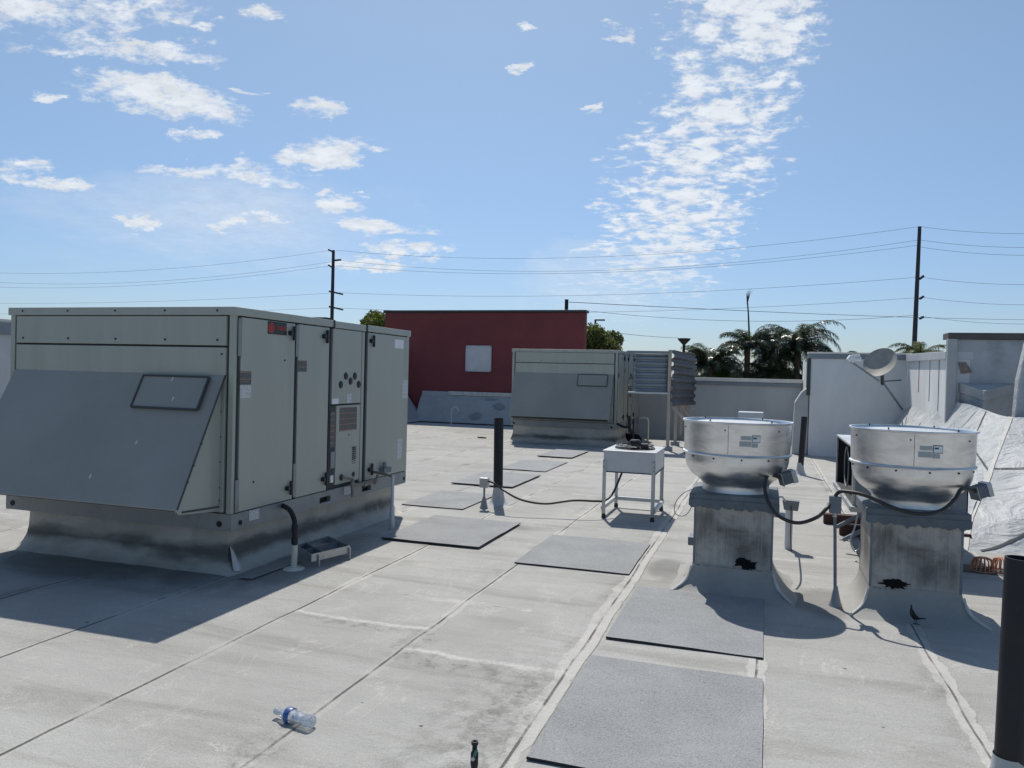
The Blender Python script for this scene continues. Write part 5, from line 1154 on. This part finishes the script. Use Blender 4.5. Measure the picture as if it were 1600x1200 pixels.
# bird
def bird():
    g0 = Z(1432, 974, .018); y_ = g0.y
    S = lambda px, py: Y(px, py, y_)
    e = empty('bird', g0, 'small black bird standing in the shade before the right fan curb', 'bird')
    pts = smoothpath([S(1423.5, 945), S(1423.6, 949), S(1424.2, 953), S(1426, 959), S(1429.5, 964.5), S(1434, 966.5), S(1440, 966.3), S(1446.5, 967)], 4)
    n_ = len(pts); rs = []
    ctrl = [.0018, .0042, .0105, .018, .0165, .0085, .0050, .0035]
    for i in range(n_): t_ = i/(n_-1)*7; k = min(6, int(t_)); rs.append(ctrl[k]*(1-t_+k)+ctrl[k+1]*(t_-k))
    q = MB(); q.tube(pts, rs, 12); q.build('body', 'bird', e, smooth=True)
    q = MB(); q.tube([S(1425.0, 955), S(1424.8, 949), S(1424.6, 943.5)], [.006, .003, .001], 8); q.build('beak', 'bird', e, smooth=True)
    q = MB()
    for a_, b_ in (((1428, 965), (1430, 974)), ((1431, 966), (1433, 974.5))): q.tube([S(*a_), S(b_[0], b_[1])], .0022, 6); q.tube([S(*b_), S(b_[0]-4, b_[1]+1)], .002, 6); q.tube([S(*b_), S(b_[0]+4, b_[1]+2)], .002, 6)
    q.build('legs', 'bird', e)
    q = MB(); q.tube([S(1426, 957)+Vector((0, -.012, 0)), S(1430, 962)+Vector((0, -.014, 0)), S(1437, 966.5)+Vector((0, -.006, 0))], [.008, .011, .002], 8); q.build('wing', 'bird', e, smooth=True)
bird()

# ------------------------------------------------------------------ poles and lines
def pole(px, pyt, dist, r0, r1, label, arms, yb=5.2):
    t_ = D(px, pyt, dist); e = empty('utility_pole', Vector((t_.x, t_.y, -5.2)), label, 'utility pole', 'utility poles')
    lean = -.012*(t_.z+5.2) if px > 1000 else 0
    MB().tube([(t_.x+lean, t_.y, -5.2), t_], [r0, r1], 12).build('pole', 'pole', e, smooth=True)
    for (xa, ya, xb, yb2) in arms: MB().bar(D(xa, ya, dist), D(xb, yb2, dist), .18, .16).build('crossarm', 'pole', e)
    return t_
pole(521, 391, 78, .24, .15, 'utility pole with paired crossarms above the large air handler', [(513, 390, 521, 394), (521, 407, 533, 406), (513, 414, 521, 419), (514, 455, 536, 460), (514, 479, 536, 484)])
pole(1437, 354, 60, .24, .13, 'tall dark utility pole with three short arms on the right', [(1437, 436, 1443, 431), (1437, 467, 1443, 463), (1437, 498, 1443, 495)])
wr = .0115
def wire(a, b, da, db, sag, label, r=wr):
    pa, pb = D(*a, da), D(*b, db); q = MB(); n_ = 28
    q.tube([pa.lerp(pb, i/n_)-Vector((0, 0, sag*4*(i/n_)*(1-i/n_))) for i in range(n_+1)], r, 5)
    tag(q.build('power_line', 'wire'), label, 'power line', 'overhead power lines')
px0 = 535
for (ya, yb, sg, nm) in ((391, 354, 1.55, 'topmost'), (406, 375, 1.75, 'second'), (415, 383, 1.45, 'third'), (457, 433, .85, 'fourth'), (481, 465, .8, 'fifth')):
    wire((525, ya), (1436, yb), 78, 60, sg, nm+' power line from the top between the two utility poles')
for (ya, yb, sg, nm) in ((391, 420, 1.3, 'topmost'), (409, 432, 1.5, 'second'), (415, 442, 1.3, 'third'), (458, 472, .5, 'fourth'), (481, 488, .4, 'lowest')):
    wire((517, ya), (-120, yb), 78, 92, sg, nm+' power line running left from the left utility pole')
for (ya, yb, nm) in ((354, 361, 'topmost'), (375, 383, 'second'), (386, 396, 'third'), (433, 441, 'fourth'), (464, 473, 'fifth'), (494, 503, 'lowest')):
    wire((1438, ya), (1700, yb), 60, 56, .35, nm+' power line running right from the right utility pole')
wire((889, 472), (1700, 500), 30, 62, .2, 'long low service line from above the red wall to the right', .012)
wire((905, 512), (1060, 528), 40, 60, .1, 'short low line beside the tree right of the red wall', .014)
wire((905, 484), (1436, 492), 62, 60, .7, 'faint line passing just above the palms', .014)

# ------------------------------------------------------------------ plants
def tree(name, c, rad, n, leaf, m, label, trunk_r=.16, seed=1, squash=.8, base=-5.2, lobes=9):
    rnd = random.Random(seed); e = empty(name, Vector((c.x, c.y, base)), label, 'tree')
    q = MB(); q.tube([(c.x, c.y, base), (c.x+.1, c.y, (base+c.z)/2), (c.x, c.y, c.z)], [trunk_r, trunk_r*.8, trunk_r*.4], 10)
    cl_ = lambda v: max(-.62, min(.62, v))
    L = [(Vector((cl_(rnd.gauss(0, .45)), cl_(rnd.gauss(0, .45)), cl_(rnd.gauss(0, .35))))*rad, rad*rnd.uniform(.3, .55)) for _ in range(lobes)]
    for l, r in L: q.tube([(c.x, c.y, c.z-rad*.8), c+l*.6, c+l], [trunk_r*.4, trunk_r*.2, .02], 6)
    q.build('trunk', 'trunk', e, smooth=True)
    q = MB()
    for _ in range(n):
        l, r = L[rnd.randrange(lobes)]; d_ = Vector((rnd.gauss(0, 1), rnd.gauss(0, 1), rnd.gauss(0, 1))).normalized()
        p = c + l + d_*r*(rnd.random()**.35); p.z = c.z+(p.z-c.z)*squash
        a = Vector((rnd.gauss(0, 1), rnd.gauss(0, 1), rnd.gauss(0, 1))).normalized(); b = a.orthogonal().normalized(); s_ = leaf*rnd.uniform(.6, 1.4)
        q.f([q.v(p+a*s_), q.v(p+b*s_*.5), q.v(p-a*s_), q.v(p-b*s_*.5)])
    q.build('crown', m, e)
tree('broadleaf_tree', D(592, 515, 38), 1.15, 6000, .09, 'leaf', 'yellow-green treetop peeking out left of the red wall', seed=3, lobes=16)
tree('broadleaf_tree', D(922, 552, 38), 1.6, 15000, .085, 'leaf', 'green leafy tree right of the red wall', seed=5, squash=.85, lobes=22)
def palm(c, n, ln, label, m='palm', seed=1, droop=1.0, base=-5.2, lw=.026, spear=False, trunk_r=.17, ll=.42):
    rnd = random.Random(seed); e = empty('palm_tree', Vector((c.x, c.y, base)), label, 'palm tree', 'palm trees beyond the low parapet')
    MB().tube([(c.x, c.y, base), (c.x, c.y, c.z)], [trunk_r, trunk_r*.8], 10).build('trunk', 'trunk', e, smooth=True)
    q = MB()
    for k in range(n):
        az = 2*pi*k/n+rnd.uniform(-.2, .2); el = rnd.uniform(.15, 1.35); L_ = ln*rnd.uniform(.75, 1.1)
        h = Vector((cos(az), sin(az), 0)); pts = []
        m_ = 16; p = c.copy(); ang = el
        for i in range(m_+1):
            pts.append(p.copy()); p = p + (h*cos(ang)+Vector((0, 0, sin(ang))))*L_/m_; ang -= droop*(1.9/m_)*(.5+i/m_)
        q.tube(pts, [.022*(1-i/m_*.8) for i in range(m_+1)], 4)
        side = h.cross(Vector((0, 0, 1)))
        for i in range(2, m_+1):
            for sub in range(5):
                t_ = (i-1+sub/5)/m_; j = min(m_-1, int(t_*m_)); pp = pts[j].lerp(pts[j+1], t_*m_-j); tan = (pts[j+1]-pts[j]).normalized()
                l_ = ll*(1-.55*abs(t_-.45)*2)*rnd.uniform(.7, 1.2)
                for s_ in (-1, 1):
                    d_ = (side*s_*rnd.uniform(.5, 1)+tan*.55+Vector((0, 0, rnd.uniform(-.55, .25)))).normalized()
                    mid = pp+d_*l_*.55; tip = pp+d_*l_+Vector((0, 0, -l_*.42))
                    w_ = tan*lw*.5
                    q.f([q.v(pp-w_), q.v(pp+w_), q.v(mid+w_*.8), q.v(mid-w_*.8)]); q.f([q.v(mid-w_*.8), q.v(mid+w_*.8), q.v(tip)])
    q.build('crown', m, e)
    if spear:
        q = MB(); t0 = D(1168, 455, 36); b0 = Vector((c.x+.1, c.y, c.z)); 
        q.tube([b0, b0.lerp(t0, .6), t0-Vector((0, 0, .4))], [.05, .035, .03], 8)
        for i in range(6): q.tube([t0-Vector((0, 0, .6)), t0+Vector((.03*i-.04, 0, -.15)), t0+Vector((.05*i-.02, 0, .14-.05*abs(i-3)))], [.02, .010, .003], 5)
        o = q.build('spear_frond', 'palm', e, smooth=True); o['label'] = 'tall unopened spear frond'
    return e
palm(D(1168, 545, 36), 30, 1.75, 'palm with a tall unopened spear frond above the low parapet', seed=2, spear=True)
palm(D(1246, 546, 36), 56, 2.6, 'bushy arching palm, biggest and rightmost above the low parapet', seed=4, droop=1.25)
palm(D(1215, 560, 37), 40, 1.9, 'dark lower palm just left of the biggest arching palm', seed=14, droop=1.15)
palm(D(1108, 574, 35), 56, 1.9, 'dark shaggy palm behind the corrugated screen', seed=6)
palm(D(1200, 590, 36), 26, 1.7, 'low dense palm between the spear palm and the biggest palm', seed=8)
palm(D(1135, 600, 36), 22, 1.5, 'lowest dark palm just above the tan parapet cap', seed=10)
palm(D(1438, 556, 34), 22, 1.5, 'pale feathery palm around the foot of the right utility pole', m='palmlt', seed=12, droop=1.0, ll=.34)
palm(D(1349, 566, 34), 12, .9, 'tip of a small pale palm behind the dish receiver', m='palmlt', seed=13, ll=.25)
def hedge(x0, x1, y, z0, z1, n, label, seed):
    rnd = random.Random(seed); q = MB()
    for _ in range(n):
        p = Vector((rnd.uniform(x0, x1), y+rnd.uniform(-.6, .6), 0)); p.z = z0+(z1-z0)*rnd.random()*(.85+.35*noise.noise(Vector((p.x*.8, seed, 0))))
        a = Vector((rnd.gauss(0, 1), rnd.gauss(0, 1), rnd.gauss(0, 1))).normalized(); b = a.orthogonal().normalized(); s_ = rnd.uniform(.08, .2)
        q.f([q.v(p+a*s_), q.v(p+b*s_*.5), q.v(p-a*s_), q.v(p-b*s_*.5)])
    tag(q.build('foliage_mass', 'palm'), label, 'foliage', kind='stuff')
ha, hb = D(1085, 590, 38), D(1290, 590, 38)
hedge(ha.x-.3, hb.x+.4, (ha.y+hb.y)/2, 0.2, 2.5, 9000, 'dark mass of foliage under the palms behind the low parapet', 3)
# flared post
t_ = D(1069, 528, 30); e = empty('lamp_post', Vector((t_.x, t_.y, -5.2)), 'black post with a flared flat top beside the palms', 'lamp post')
MB().tube([(t_.x, t_.y, -5.2), (t_.x, t_.y, t_.z-.15)], [.08, .055], 12).build('post', 'blackpipe', e, smooth=True)
MB().lathe([(.05, -.32), (.06, -.26), (.23, -.08), (.25, -.04), (.25, -.02), (0, 0)], t_, 28).build('flared_top', 'black', e, smooth=True)
t_ = D(938, 500, 46); e = empty('street_lamp', Vector((t_.x, t_.y, -5.2)), 'distant street lamp head showing above the leafy tree', 'street lamp')
MB().tube([(t_.x-.3, t_.y, -5.2), (t_.x-.3, t_.y, t_.z+.03)], .06, 8).build('post', 'pole', e); q = MB(); q.bar(t_+Vector((-.3, 0, .0)), t_+Vector((.28, 0, 0)), .14, .10); q.build('lamp_head', 'galvd', e, bevel=.02)
p0 = D(-20, 515, 30); q = MB(); q.tube(smoothpath([D(-30, 520, 30), D(2, 508, 30), D(14, 504, 30), D(40, 506, 30)], 5), .015, 6)
tag(q.build('drop_cable', 'wire'), 'thin dark cable curving above the side parapet at the far left', 'cable')
